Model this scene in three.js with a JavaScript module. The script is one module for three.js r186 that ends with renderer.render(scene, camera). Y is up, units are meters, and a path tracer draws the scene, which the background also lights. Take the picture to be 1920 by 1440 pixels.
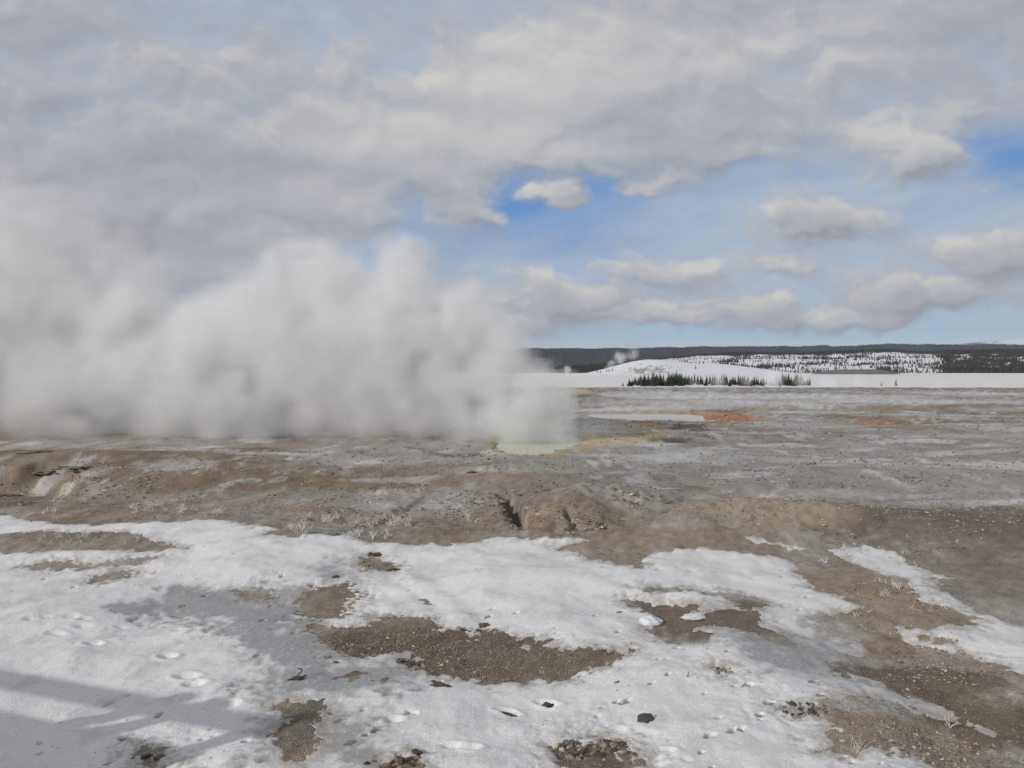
import * as THREE from 'three';
import { createNoise2D, createNoise3D } from 'simplex-noise';
import { mergeGeometries, mergeVertices } from 'three/addons/utils/BufferGeometryUtils.js';

// ---------------------------------------------------------------- camera, sky, sun, exposure
const EYE = 2.5, F = 1544, HY = 690;                     // eye height (m), focal length and horizon line of the 1920 x 1440 photograph
const scene = new THREE.Scene();
const camera = new THREE.PerspectiveCamera(2 * Math.atan(720 / F) * 180 / Math.PI, 4 / 3, 0.1, 40000);
camera.position.set(0, EYE, 0);
camera.rotation.x = -Math.atan((720 - HY) / F);
const renderer = new THREE.WebGLRenderer({ antialias: true });
renderer.toneMapping = THREE.LinearToneMapping;
renderer.toneMappingExposure = 1.0;
renderer.shadowMap.enabled = true;

const SUN_EL = 24 * Math.PI / 180, SUN_AZ = 48 * Math.PI / 180;      // shadows fall forward and to the right
const SUN_DIR = new THREE.Vector3(-Math.sin(SUN_AZ) * Math.cos(SUN_EL), Math.sin(SUN_EL), Math.cos(SUN_AZ) * Math.cos(SUN_EL));
const sun = new THREE.DirectionalLight(new THREE.Color(1, 0.96, 0.91), 2.6);
sun.name = 'sun';
sun.position.copy(SUN_DIR).multiplyScalar(200);
sun.target.position.set(0, 0, -20);
sun.position.add(sun.target.position);
sun.castShadow = true;
sun.shadow.radius = 1.8;
sun.shadow.mapSize.set(4096, 4096);
Object.assign(sun.shadow.camera, { left: -60, right: 60, top: 60, bottom: -60, near: 1, far: 500 });
scene.add(sun, sun.target);

// ---------------------------------------------------------------- noise and small helpers
function rng(seed) { let s = seed >>> 0; return () => { s = (s + 0x6d2b79f5) | 0; let t = Math.imul(s ^ (s >>> 15), 1 | s); t = (t + Math.imul(t ^ (t >>> 7), 61 | t)) ^ t; return ((t ^ (t >>> 14)) >>> 0) / 4294967296; }; }
const n2 = createNoise2D(rng(11)), n3 = createNoise3D(rng(12));
const clamp = (x, a = 0, b = 1) => Math.min(b, Math.max(a, x));
const sstep = (a, b, x) => { const t = clamp((x - a) / (b - a)); return t * t * (3 - 2 * t); };
const lerp = (a, b, t) => a + (b - a) * t;
function fbm(x, y, oct = 4, gain = 0.5) { let s = 0, a = 1, w = 0; for (let i = 0; i < oct; i++) { s += a * n2(x, y); w += a; x = x * 2.03 + 17.3; y = y * 2.03 - 9.1; a *= gain; } return s / w; }
function fbm3(x, y, z, oct = 3) { let s = 0, a = 1, w = 0; for (let i = 0; i < oct; i++) { s += a * n3(x, y, z); w += a; x = x * 2.1 + 5.2; y = y * 2.1 - 3.7; z = z * 2.1 + 8.8; a *= 0.5; } return s / w; }
const lin = (c) => (c /= 255) <= 0.04045 ? c / 12.92 : Math.pow((c + 0.055) / 1.055, 2.4);
const rgb = (r, g, b) => [lin(r), lin(g), lin(b)];
const curve = (pts, x) => { if (x <= pts[0][0]) return pts[0][1]; for (let i = 1; i < pts.length; i++) if (x <= pts[i][0]) { const [x0, y0] = pts[i - 1], [x1, y1] = pts[i]; return lerp(y0, y1, (x - x0) / (x1 - x0)); } return pts[pts.length - 1][1]; };
const taken = {};
const numbered = (n) => { taken[n] = (taken[n] ?? -1) + 1; return taken[n] ? n + '_' + String(taken[n]).padStart(3, '0') : n; };
function place(o, name, data, parent = scene) { o.name = parent === scene ? numbered(name) : name; Object.assign(o.userData, data || {}); o.traverse((m) => { m.castShadow = true; m.receiveShadow = true; }); parent.add(o); return o; }
const thing = (label, category, group) => group ? { label, category, group } : { label, category };

// ---------------------------------------------------------------- the sky: broken winter cloud over thin veil and blue
function makeSky() {
  const W = 4096, H = 2048, data = new Float32Array(W * H * 4);
  // cloud cover over the basin, 80 px cells of the photograph as directions (9 = solid cloud, 0 = clear)
  const cover = [
    '665544444455567777666666',
    '666666655568888877666655',
    '666566677799998777665566',
    '888888888876666664456720',
    '777777776442100111111111',
    '777776654433100012222212',
    '666655544443332222222222',
    '555544443333322111111111',
    '222222222222222111111111',
  ].map((r) => [...r].map(Number));
  const veils = [
    '999999999999999999999999',
    '999999999999999999999999',
    '999999999999999999998888',
    '999999999875544566777752',
    '999999998642235789999888',
    '999999998766667899999999',
    '999999999999999999999999',
    '999998888887766555555555',
    '999988777666544333333333',
  ].map((r) => [...r].map(Number));
  const cell = 80, cols = 24, rowsN = cover.length;
  const cub = (a, b, c, d, t) => b + 0.5 * t * (c - a + t * (2 * a - 5 * b + 4 * c - d + t * (3 * (b - c) + d - a)));
  function sample(grid, px, py) {
    const at = (r, c) => grid[clamp(r, 0, rowsN - 1)][clamp(c, 0, cols - 1)];
    const x = px / cell - 0.5, y = py / 85 - 0.5, c = Math.floor(x), r = Math.floor(y), u = x - c, v = y - r;
    const row = (k) => cub(at(r + k, c - 1), at(r + k, c), at(r + k, c + 1), at(r + k, c + 2), u);
    return cub(row(-1), row(0), row(1), row(2), v) / 9;
  }
  // single cumulus banks: [x, y, half width, half height, weight] with a flat base
  const banks = [
    [1850, 478, 150, 62, 1.0], [1235, 512, 140, 44, 0.95], [1060, 560, 190, 44, 0.9], [960, 590, 130, 32, 0.8], [1230, 592, 190, 28, 0.95], [1430, 588, 160, 38, 0.9], [1590, 588, 220, 32, 0.9], [1740, 555, 210, 52, 0.95], [1540, 428, 180, 56, 0.85], [1045, 375, 62, 42, 0.9], [1235, 352, 110, 24, 0.6], [1480, 490, 120, 42, 0.7], [1860, 352, 80, 28, 0.4], [1330, 545, 130, 22, 0.55],
    [890, 392, 80, 40, 0.8], [800, 345, 110, 46, 0.6], [1000, 300, 160, 30, 0.5], [1330, 290, 140, 26, 0.5], [1730, 285, 110, 34, 0.6], [640, 390, 120, 36, 0.5],
  ];
  // broad light and dark swells in the cloud sheet: [x, y, half width, half height, amount]
  const swells = [[980, 150, 190, 130, 0.5], [1300, 120, 260, 120, 0.3], [690, 270, 190, 60, 0.42], [1000, 275, 150, 45, 0.35], [1690, 255, 130, 55, 0.35], [1560, 60, 200, 60, 0.15], [620, 380, 130, 45, 0.3], [230, 445, 140, 34, -0.55], [560, 312, 170, 26, -0.3], [330, 275, 90, 30, -0.25], [100, 190, 70, 30, -0.2], [640, 30, 330, 50, -0.45], [1150, 215, 120, 35, -0.2], [1430, 200, 150, 40, -0.25], [1850, 130, 120, 90, -0.2], [300, 150, 260, 70, 0.12], [250, 500, 180, 30, 0.2], [280, 560, 200, 26, -0.3]];
  const clearTop = rgb(64, 116, 182), clearMid = rgb(80, 140, 200), clearLow = rgb(138, 196, 222), clearHor = rgb(216, 223, 227);
  const veil = rgb(176, 187, 203), light = rgb(206, 204, 201), mid = rgb(173, 176, 183), dark = rgb(150, 153, 161);
  // how much cloud stands in a direction of the basin
  function cloud(px, py, smooth) {
    const wx = fbm(px / 230, py / 150, 4, 0.55) * 60, wy = fbm(px / 210 + 9, py / 140 + 4, 4, 0.55) * 34, x = px + wx, y = py + wy;
    let d = sample(cover, x, y) * 0.95, b = 0;
    for (const [bx, by, hw, hh, w] of banks) { const ux = (x - bx) / hw; if (ux > 1.9 || ux < -1.9) continue; const uy = (y - by) / hh; if (uy > 1.7 || uy < -1.9) continue; b = Math.max(b, w * Math.exp(-1.1 * (ux * ux + uy * uy * (uy > 0 ? 1.7 : 1)))); }
    const n = fbm(x / 190 + 30, y / 115, smooth ? 3 : 6, 0.54), m = smooth ? 0 : 0.5 - Math.abs(n2(x / 40, y / 30));
    return Math.max(d, b * 1.05, d + b * 0.55) + (0.3 - 0.1 * d) * n + 0.08 * m * (1 - d);
  }
  for (let j = 0; j < H; j++) {
    const el = ((j + 0.5) / H - 0.5) * Math.PI;
    if (el < -0.02) { for (let i = 0; i < W; i++) { const o = (j * W + i) * 4; data[o] = 0.4; data[o + 1] = 0.41; data[o + 2] = 0.43; data[o + 3] = 1; } continue; }
    const step = el > 0.95 ? 4 : 1;
    for (let i = 0; i < W; i += step) {
      const phi = ((i + 0.5) / W - 0.5) * 2 * Math.PI;               // direction x = cos, z = sin
      const dx = Math.cos(phi) * Math.cos(el), dy = Math.sin(el), dz = Math.sin(phi) * Math.cos(el);
      // the basin's directions as places on the photograph; all round, the same weather goes on
      let inside = 0, px = 0, py = 0;
      if (dz < -0.2) { px = 960 + F * dx / -dz; py = HY - F * dy / -dz; inside = sstep(-500, -40, px) * sstep(2420, 1960, px) * sstep(-420, -40, py); }
      const k = 1 / (Math.max(dy, 0) + 0.14), qx = dx * k, qz = dz * k, streak = dx * 6 - dz * 2;   // cloud layer seen in perspective
      const soft = fbm(qx * 0.8 + 20, qz * 0.8, 3);
      let D = 0, slope = 0, vl = 0.9 + 0.1 * soft, swell = 0;
      if (inside < 1) { const q = fbm(qx * 2.0, qz * 2.0, 5, 0.55); D = 0.78 + 0.2 * soft + 0.25 * q; slope = q * 0.2; }
      if (inside > 0) {
        const here = cloud(px, py), lit = 0.55 * (cloud(px, py, true) - cloud(px - 16, py - 26, true)) + 0.22 * (here - cloud(px - 6, py - 10));
        D = lerp(D, here, inside); slope = lerp(slope, lit, inside); vl = lerp(vl, sample(veils, px, py), inside);
        for (const [bx, by, hw, hh, w] of swells) { const ux = (px - bx) / hw, uy = (py - by) / hh, r = ux * ux + uy * uy; if (r < 5) swell += w * Math.exp(-r) * inside; }
      }
      const alpha = sstep(0.2, 0.7, D) * 0.97, tone = clamp(0.42 + 1.9 * slope * (1 - 0.45 * sstep(0.7, 0.95, D)) + 0.75 * swell + 0.1 * soft - 0.16 * (D - 0.75));
      const v = clamp(vl * 0.95 + 0.22 * fbm(streak * 0.9 + qx, dy * 22 - dx * 4, 5, 0.58));
      for (let c = 0; c < 3; c++) {
        let s = dy < 0.045 ? lerp(clearHor[c], clearLow[c], sstep(0.016, 0.045, dy)) : dy < 0.16 ? lerp(clearLow[c], clearMid[c], sstep(0.045, 0.15, dy)) : lerp(clearMid[c], clearTop[c], sstep(0.16, 0.34, dy));
        s = lerp(s, veil[c], v * 0.95);
        s = lerp(s, tone < 0.5 ? lerp(dark[c], mid[c], tone * 2) : lerp(mid[c], light[c], tone * 2 - 1), alpha);
        for (let q = 0; q < step; q++) data[(j * W + i + q) * 4 + c] = s;
      }
      for (let q = 0; q < step; q++) data[(j * W + i + q) * 4 + 3] = 1;
    }
  }
  const t = new THREE.DataTexture(data, W, H, THREE.RGBAFormat, THREE.FloatType);
  t.mapping = THREE.EquirectangularReflectionMapping;
  t.magFilter = THREE.LinearFilter; t.colorSpace = THREE.LinearSRGBColorSpace; t.needsUpdate = true;
  return t;
}
const skyTexture = makeSky();
scene.background = skyTexture;
scene.environment = skyTexture;

// ---------------------------------------------------------------- lie of the land near the geyser (metres; d = distance ahead = -z)
const flat = (px, py, h = 0) => { const d = (EYE - h) * F / (py - HY); return [(px - 960) / F * d, d]; };
const bumps = [];
const bump = (px, py, h, rx, rd, p = 1) => { const [x, d] = flat(px, py); bumps.push([x, d, h, rx, rd, p]); };
bump(1450, 985, 0.36, 2.0, 1.1); bump(1720, 990, 0.16, 2.8, 1.6); bump(1130, 955, 0.3, 1.5, 1.5); bump(1060, 975, 0.2, 0.8, 0.8); bump(1250, 985, -0.1, 1.6, 0.5);
bump(560, 1010, 0.1, 3, 1.2); bump(120, 870, 0.3, 4, 1.6); bump(300, 900, 0.16, 3, 1.4); bump(960, 905, 0.12, 2.0, 1.4); bump(1700, 1110, 0.1, 1.2, 0.7); bump(1060, 1090, 0.1, 1.6, 0.6);
bump(1090, 752, 0.9, 1.7, 2.6); bump(1130, 757, 0.3, 3.4, 2); bump(1660, 900, 0.12, 6, 2.5);
bump(1085, 818, 0.28, 0.9, 1.2); bump(1020, 806, 0.3, 1.8, 1.2); bump(1300, 760, 0.35, 9, 5);
const paths = [];                                                        // channels and cracks: [points, half width, depth]
const path = (w, depth, ...p) => { const pts = []; for (let i = 0; i < p.length; i += 2) pts.push(flat(p[i], p[i + 1])); const xs = pts.map((q) => q[0]), ds = pts.map((q) => q[1]); paths.push([pts, w, depth, Math.min(...xs) - 3 * w, Math.max(...xs) + 3 * w, Math.min(...ds) - 3 * w, Math.max(...ds) + 3 * w]); };
path(0.9, -0.16, 1560, 1110, 1700, 1215, 1800, 1290, 1960, 1370); path(1.1, -0.16, 1640, 1020, 1800, 1070, 1960, 1160, 2100, 1230);
path(0.16, -0.42, 945, 930, 962, 955, 968, 985, 1000, 998); path(0.1, -0.22, 962, 938, 1000, 932, 1040, 925); path(0.1, -0.2, 890, 940, 945, 952); path(0.07, -0.16, 1085, 998, 1130, 996); path(0.07, -0.16, 1060, 985, 1078, 1000);
path(0.06, -0.12, 1155, 957, 1190, 955, 1240, 957); path(0.06, -0.1, 1160, 968, 1210, 972); path(0.35, -0.12, 1080, 1005, 1200, 985, 1300, 955, 1420, 930);
path(0.08, -0.08, 1680, 905, 1725, 913); path(0.3, -0.12, 200, 935, 300, 925, 420, 905); path(0.2, -0.07, 640, 1015, 720, 980, 800, 930);
const pools = [];
const poolAt = (depth, ...p) => { const pts = []; for (let i = 0; i < p.length; i += 2) pts.push(flat(p[i], p[i + 1])); pools.push({ pts, depth, box: boxOf(pts) }); return pts; };
function boxOf(pts) { const xs = pts.map((q) => q[0]), ds = pts.map((q) => q[1]); return [Math.min(...xs), Math.max(...xs), Math.min(...ds), Math.max(...ds)]; }
// signed distance to a polygon, positive inside
function polyDist(pts, x, d) {
  let best = 1e9, inside = false;
  for (let i = 0, j = pts.length - 1; i < pts.length; j = i++) {
    const [ax, ad] = pts[i], [bx, bd] = pts[j], ex = bx - ax, ed = bd - ad, wx = x - ax, wd = d - ad, t = clamp((wx * ex + wd * ed) / (ex * ex + ed * ed)), qx = wx - ex * t, qd = wd - ed * t;
    best = Math.min(best, qx * qx + qd * qd);
    if ((ad > d) !== (bd > d) && x < (bx - ax) * (d - ad) / (bd - ad) + ax) inside = !inside;
  }
  return (inside ? 1 : -1) * Math.sqrt(best);
}
function lineDist(pts, x, d) { let best = 1e9; for (let i = 1; i < pts.length; i++) { const [ax, ad] = pts[i - 1], [bx, bd] = pts[i], ex = bx - ax, ed = bd - ad, t = clamp(((x - ax) * ex + (d - ad) * ed) / (ex * ex + ed * ed)); best = Math.min(best, Math.hypot(x - ax - ex * t, d - ad - ed * t)); } return best; }
const poolMain = poolAt(0.3, 926, 839, 940, 847, 968, 851, 1003, 852, 1034, 850, 1052, 842, 1080, 833, 1108, 824, 1075, 812, 1010, 809, 950, 814, 925, 826);
const poolFar = poolAt(0.14, 1095, 778, 1180, 776, 1290, 776, 1330, 780, 1318, 788, 1250, 789, 1170, 787, 1110, 783);
const holePts = [flat(-160, 884), flat(0, 886), flat(90, 881), flat(150, 884), flat(172, 905), flat(150, 925), flat(60, 945), flat(-160, 950)];
const crumbs = (x, d) => fbm(x * 2.3, d * 2.3, d < 9 ? 3 : d < 16 ? 2 : 1) * 0.018 * sstep(34, 14, d) + n2(x * 9, d * 9) * 0.003 * sstep(9, 6, d);   // small relief, which snow fills
const EDGE = 112;                                                        // where the sinter shelf drops to the snow plain
function ground(x, d) {
  let y = 0;
  const calm = sstep(3, 9, d) * 0.6 + 0.4;
  y += fbm(x * 0.11, d * 0.11, 3) * 0.14 * calm + fbm(x * 0.55 + 9, d * 0.55, 3) * 0.045;
  for (const [bx, bd, h, rx, rd] of bumps) { const u = (x - bx) / rx, v = (d - bd) / rd, r = u * u + v * v; if (r < 7) y += h * Math.exp(-r); }
  for (const [pts, w, dep, x0, x1, d0, d1] of paths) {
    if (x < x0 || x > x1 || d < d0 || d > d1) continue;
    const r = (lineDist(pts, x, d) + (w < 0.25 ? n2(x * 3.1, d * 3.1) * 0.06 : 0)) / w; if (r < 2.5) y += dep * (w < 0.25 ? sstep(1.15, 0.25, r) : Math.exp(-r * r));
  }
  if (x < -6 && d < 26 && d > 10) { const s = polyDist(holePts, x, d) + n2(x * 1.2, d * 1.2) * 0.25; y -= 0.45 * sstep(-0.1, 0.9, s) * sstep(14.0, 18.5, d + 0.3 * n2(x, d)); }
  if (d > 9 && d < 21 && x > -3.5 && x < 6) { const q = Math.exp(-(((x - 1.2) / 2.6) ** 2) - (((d - 14.2) / 2.4) ** 2)); if (q > 0.02) y += q * (0.1 * Math.abs(fbm(x * 0.9 + 3, d * 0.9, 3)) - 0.05 * (1 - Math.abs(n2(x * 1.7, d * 1.2 + 8))) ** 4 + 0.03 * Math.round(3 * fbm(x * 0.6, d * 0.7, 2)) / 3); }
  for (const p of pools) { if (x < p.box[0] - 3 || x > p.box[1] + 3 || d < p.box[2] - 4 || d > p.box[3] + 4) continue; const s = polyDist(p.pts, x, d) + fbm(x * 1.1, d * 0.8, 3) * 0.22; y = lerp(y, 0.03 + y * 0.25, sstep(-1.4, 0.1, s)); y -= p.depth * sstep(-0.12, 0.5, s); }
  y += crumbs(x, d);
  if (d > 85) { const t = sstep(90, 300, Math.hypot(x * 0.4, d)); y = lerp(y, -5.8, t); }
  return y;
}
function at(px, py) { let h = 0, p; for (let i = 0; i < 14; i++) { p = flat(px, py, h); h = lerp(h, ground(p[0], p[1]), 0.7); } return p; }
const polyAt = (...p) => { const pts = []; for (let i = 0; i < p.length; i += 2) pts.push(at(p[i], p[i + 1])); return { pts, box: boxOf(pts) }; };

// ---------------------------------------------------------------- where snow, ice and bare earth lie
const snowMain = polyAt(-700, 950, -200, 958, 0, 965, 60, 974, 110, 984, 200, 984, 330, 979, 415, 972, 470, 984, 517, 993, 485, 1006, 560, 1004, 640, 1011, 700, 1020, 790, 1022, 900, 1018, 935, 1008, 1010, 1007, 1145, 1016, 1030, 1028, 1100, 1045, 1150, 1058, 1200, 1067, 1207, 1048, 1228, 1035, 1300, 1030, 1370, 1033, 1440, 1043, 1482, 1047, 1500, 1075, 1525, 1097, 1575, 1117, 1612, 1140, 1552, 1152, 1540, 1180, 1560, 1195, 1605, 1206, 1660, 1219, 1618, 1238, 1560, 1245, 1570, 1264, 1640, 1280, 1672, 1297, 1715, 1313, 1760, 1325, 1800, 1346, 1852, 1369, 1925, 1403, 2100, 1480, 2100, 1500, 1920, 1416, 1815, 1361, 1751, 1345, 1680, 1321, 1627, 1310, 1552, 1324, 1555, 1350, 1580, 1370, 1540, 1395, 1570, 1420, 1640, 1412, 1700, 1420, 1745, 1442, 1800, 1600, 1400, 1900, 0, 2100, -1800, 2000, -2400, 1300);
const snowMore = [
  polyAt(1541, 1031, 1590, 1028, 1635, 1027, 1680, 1039, 1725, 1065, 1762, 1080, 1789, 1087, 1759, 1092, 1751, 1110, 1789, 1121, 1837, 1147, 1864, 1155, 1925, 1178, 2100, 1240, 2100, 1350, 1920, 1267, 1890, 1256, 1845, 1237, 1785, 1226, 1751, 1219, 1702, 1204, 1672, 1181, 1770, 1185, 1815, 1178, 1822, 1162, 1781, 1140, 1736, 1129, 1706, 1099, 1687, 1084, 1650, 1080, 1627, 1065, 1564, 1041),
  polyAt(1405, 1011, 1440, 1014, 1490, 1024, 1545, 1031, 1500, 1031, 1450, 1022),
];
const bare = [                                                           // [polygon, how broken up]
  [polyAt(-200, 1004, 0, 1003, 100, 997, 230, 1000, 300, 1020, 340, 1029, 270, 1034, 215, 1032, 100, 1034, 0, 1036, -200, 1040), 0.5],
  [polyAt(45, 1063, 110, 1054, 180, 1060, 240, 1052, 290, 1046, 235, 1062, 170, 1068, 80, 1068), 1.2], [polyAt(170, 1089, 215, 1070, 246, 1074, 232, 1085, 190, 1094), 1], [polyAt(432, 1110, 470, 1106, 525, 1120, 500, 1130, 450, 1126), 1.6],
  [polyAt(665, 1053, 700, 1044, 742, 1064, 730, 1072, 690, 1068), 0.9], [polyAt(562, 1112, 650, 1094, 664, 1118, 640, 1160, 592, 1168, 556, 1142), 1.8],
  [polyAt(577, 1168, 620, 1183, 687, 1173, 713, 1160, 753, 1157, 817, 1167, 826, 1184, 863, 1183, 913, 1187, 970, 1197, 1027, 1205, 1016, 1217, 1067, 1220, 1120, 1215, 1192, 1226, 1150, 1242, 1110, 1256, 1060, 1275, 1000, 1286, 940, 1286, 880, 1281, 830, 1271, 800, 1258, 798, 1241, 760, 1229, 720, 1226, 650, 1236, 610, 1216, 592, 1195), 0.6],
  [polyAt(513, 1324, 560, 1326, 600, 1319, 606, 1340, 588, 1365, 584, 1410, 557, 1428, 535, 1420, 513, 1397, 510, 1376, 531, 1352, 520, 1336), 0.5],
  [polyAt(1202, 1106, 1214, 1101, 1287, 1106, 1337, 1111, 1400, 1118, 1438, 1131, 1432, 1143, 1400, 1142, 1376, 1131, 1358, 1125, 1312, 1117, 1225, 1114), 0.35],
  [polyAt(1160, 1127, 1176, 1125, 1225, 1136, 1312, 1136, 1316, 1147, 1375, 1148, 1412, 1150, 1434, 1164, 1414, 1172, 1463, 1189, 1490, 1198, 1498, 1215, 1475, 1217, 1425, 1196, 1375, 1181, 1300, 1180, 1332, 1193, 1325, 1208, 1275, 1208, 1217, 1191, 1240, 1173, 1225, 1153), 0.35],
  [polyAt(1718, 1196, 1750, 1192, 1788, 1208, 1752, 1208), 0.8], [polyAt(1044, 1412, 1090, 1400, 1140, 1385, 1168, 1398, 1160, 1420, 1200, 1432, 1190, 1460, 1040, 1455), 1.0], [polyAt(700, 1432, 780, 1430, 790, 1460, 690, 1460), 0.6], [polyAt(262, 1412, 290, 1410, 300, 1450, 250, 1450), 0.6],
  [polyAt(750, 1240, 785, 1236, 792, 1252, 765, 1258), 1.0], [polyAt(1490, 1325, 1545, 1330, 1520, 1345, 1480, 1338), 1.2], [polyAt(1340, 1255, 1370, 1258, 1372, 1268, 1350, 1268), 0.9],
];
const knobs = [polyAt(1287, 1156, 1300, 1148, 1326, 1150, 1313, 1160, 1300, 1166), polyAt(865, 1184, 900, 1183, 905, 1192, 880, 1196), polyAt(970, 1218, 985, 1212, 1000, 1216, 990, 1222)];
const icy = [
  [polyAt(180, 1150, 320, 1110, 460, 1108, 570, 1105, 580, 1175, 640, 1238, 770, 1236, 805, 1262, 770, 1295, 650, 1312, 520, 1300, 480, 1290, 450, 1230, 380, 1172, 260, 1165), 1.0], [polyAt(505, 1310, 640, 1315, 720, 1370, 700, 1440, 560, 1460, 500, 1430), 0.8],
  [polyAt(1335, 1185, 1440, 1190, 1530, 1192, 1600, 1205, 1662, 1219, 1600, 1270, 1670, 1297, 1560, 1300, 1440, 1265, 1380, 1220), 0.75], [polyAt(1600, 1292, 1680, 1298, 1800, 1346, 1925, 1405, 2000, 1440, 1920, 1416, 1751, 1344, 1627, 1309), 0.75],
  [polyAt(540, 1062, 640, 1055, 740, 1075, 690, 1092, 600, 1100, 545, 1090), 0.55], [polyAt(1310, 1134, 1380, 1134, 1440, 1150, 1400, 1150, 1320, 1148), 0.7], [polyAt(1790, 1087, 1920, 1150, 1920, 1178, 1840, 1147), 0.6],
];
// footprints and tracks pressed into the snow: [x, d, length, width, depth]
const prints = [];
const print = (px, py, l, w, dep) => { const [x, d] = at(px, py); prints.push([x, d, l, w, dep]); };
for (const [x, y] of [[52, 1168], [78, 1166], [150, 1168], [152, 1182], [95, 1196], [108, 1198], [222, 1184], [265, 1180], [335, 1188], [362, 1186], [130, 1166]]) print(x, y, 0.055 + 0.03 * Math.abs(n2(x, y)), 0.04 + 0.02 * Math.abs(n2(y, x)), 0.028);
for (const [x, y, l] of [[170, 1218, 0.14], [310, 1243, 0.13], [345, 1281, 0.16], [360, 1294, 0.14], [418, 1334, 0.16]]) print(x, y, l * 0.5, 0.055, 0.055);
for (const [x, y] of [[850, 1412], [882, 1413], [738, 1364], [706, 1368], [945, 1342], [958, 1348], [1020, 1328], [1034, 1333], [1160, 1380], [1250, 1420]]) print(x, y, 0.06, 0.04, 0.045);
const ridgeLine = [at(1130, 1112), at(1170, 1122), at(1240, 1118), at(1350, 1126)];
const trackLine = [at(760, 1080), at(830, 1130), at(880, 1172)];
function snowDepth(x, d) {                                               // thickness, below zero where the earth is bare
  const fine = fbm(x * 5.5, d * 4.2, 3), mid = fbm(x * 1.4 + 4, d * 1.1, 3);
  const wob = mid * (0.1 + d * 0.006) + fine * (0.1 + d * 0.002) + n2(x * 26, d * 20) * 0.02 * sstep(11, 7, d);
  let s = polyDist(snowMain.pts, x, d);
  for (const p of snowMore) if (x > p.box[0] - 1 && x < p.box[1] + 1 && d > p.box[2] - 1 && d < p.box[3] + 1) s = Math.max(s, polyDist(p.pts, x, d));
  s += wob;
  for (const [p, rag] of bare) {
    if (x < p.box[0] - 0.8 || x > p.box[1] + 0.8 || d < p.box[2] - 0.8 || d > p.box[3] + 0.8) continue;
    s = Math.min(s, -polyDist(p.pts, x, d) + wob * 0.6 + rag * 0.14 * fbm(x * 9 + 3, d * 7, 3));
  }
  for (const p of knobs) if (x > p.box[0] - 0.5 && x < p.box[1] + 0.5 && d > p.box[2] - 0.5 && d < p.box[3] + 0.5) s = Math.max(s, polyDist(p.pts, x, d) + fine * 0.05);
  let ice = 0;
  for (const [p, w] of icy) { if (x < p.box[0] - 0.6 || x > p.box[1] + 0.6 || d < p.box[2] - 0.6 || d > p.box[3] + 0.6) continue; ice = Math.max(ice, w * sstep(-0.3, 0.35, polyDist(p.pts, x, d) + wob * 1.6)); }
  ice = clamp(ice * 1.15 + (0.3 * fine + 0.3 * mid) * sstep(0.1, 0.5, ice) + 0.22 * sstep(0.1, 0.55, mid + 0.4 * fine));
  // stones and crumbs of earth melting through
  const melt = sstep(0.62, 0.8, fbm(x * 2.6 - 30, d * 2.4 + 7, 3) + 0.25 * n2(x * 14, d * 12)) * sstep(13, 7, d) * sstep(-0.1, 0.5, s);
  s -= melt * 0.9;
  if (s <= 0) return [s * 0.35, 0, s];
  const thick = (0.036 + 0.016 * mid) * (1 - 0.72 * ice);
  let t = thick * (1 - Math.exp(-s / 0.3)) + fbm(x * 0.8, d * 0.7, 2) * 0.014 * sstep(0, 0.6, s) + fbm(x * 6, d * 5, 2) * 0.0009 * (1 - 0.5 * ice);
  if (d < 12) {
    for (const [pxx, pd, l, w, dep] of prints) { const u = (x - pxx) / l, v = (d - pd) / w; const r = u * u + v * v; if (r < 5) t += -dep * Math.exp(-r * 1.6) * (1 + 0.5 * n2(x * 40, d * 40)) + dep * 0.2 * Math.exp(-5 * (Math.sqrt(r) - 1.5) ** 2); }
    const r1 = lineDist(ridgeLine, x, d); if (r1 < 0.8) t += 0.035 * Math.exp(-((r1 / 0.2) ** 2)) * sstep(0, 0.1, s);
    const r2 = lineDist(trackLine, x, d); if (r2 < 0.5) t += 0.01 * Math.exp(-((r2 / 0.1) ** 2)) - 0.008 * Math.exp(-(((r2 - 0.18) / 0.09) ** 2));
  }
  return [Math.max(t, 0.004), ice, s];
}

// ---------------------------------------------------------------- colours of the ground: patches of sinter, silt, algae and rime
const C = { sand: [0.43, 0.365, 0.29], tan: [0.345, 0.285, 0.222], grey: [0.405, 0.396, 0.38], pale: [0.52, 0.5, 0.465], dark: [0.15, 0.115, 0.081], black: [0.1, 0.092, 0.08], brown: [0.285, 0.214, 0.15], orange: [0.6, 0.22, 0.055], yellow: [0.6, 0.42, 0.17], cream: [0.62, 0.52, 0.35], rime: [0.66, 0.67, 0.69], mud: [0.25, 0.226, 0.19], wet: [0.25, 0.205, 0.155], pink: [0.45, 0.375, 0.325] };
const strokes = [];
const stroke = (px, py, rx, ry, col, k = 1, rag = 0.5) => { const [x, d] = flat(px, py), [, dn] = flat(px, py + ry), [, df] = flat(px, Math.max(py - ry, HY + 12)); strokes.push([x, d, rx * d / F, Math.max((df - dn) / 2, 0.15), C[col], k, rag]); };
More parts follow.
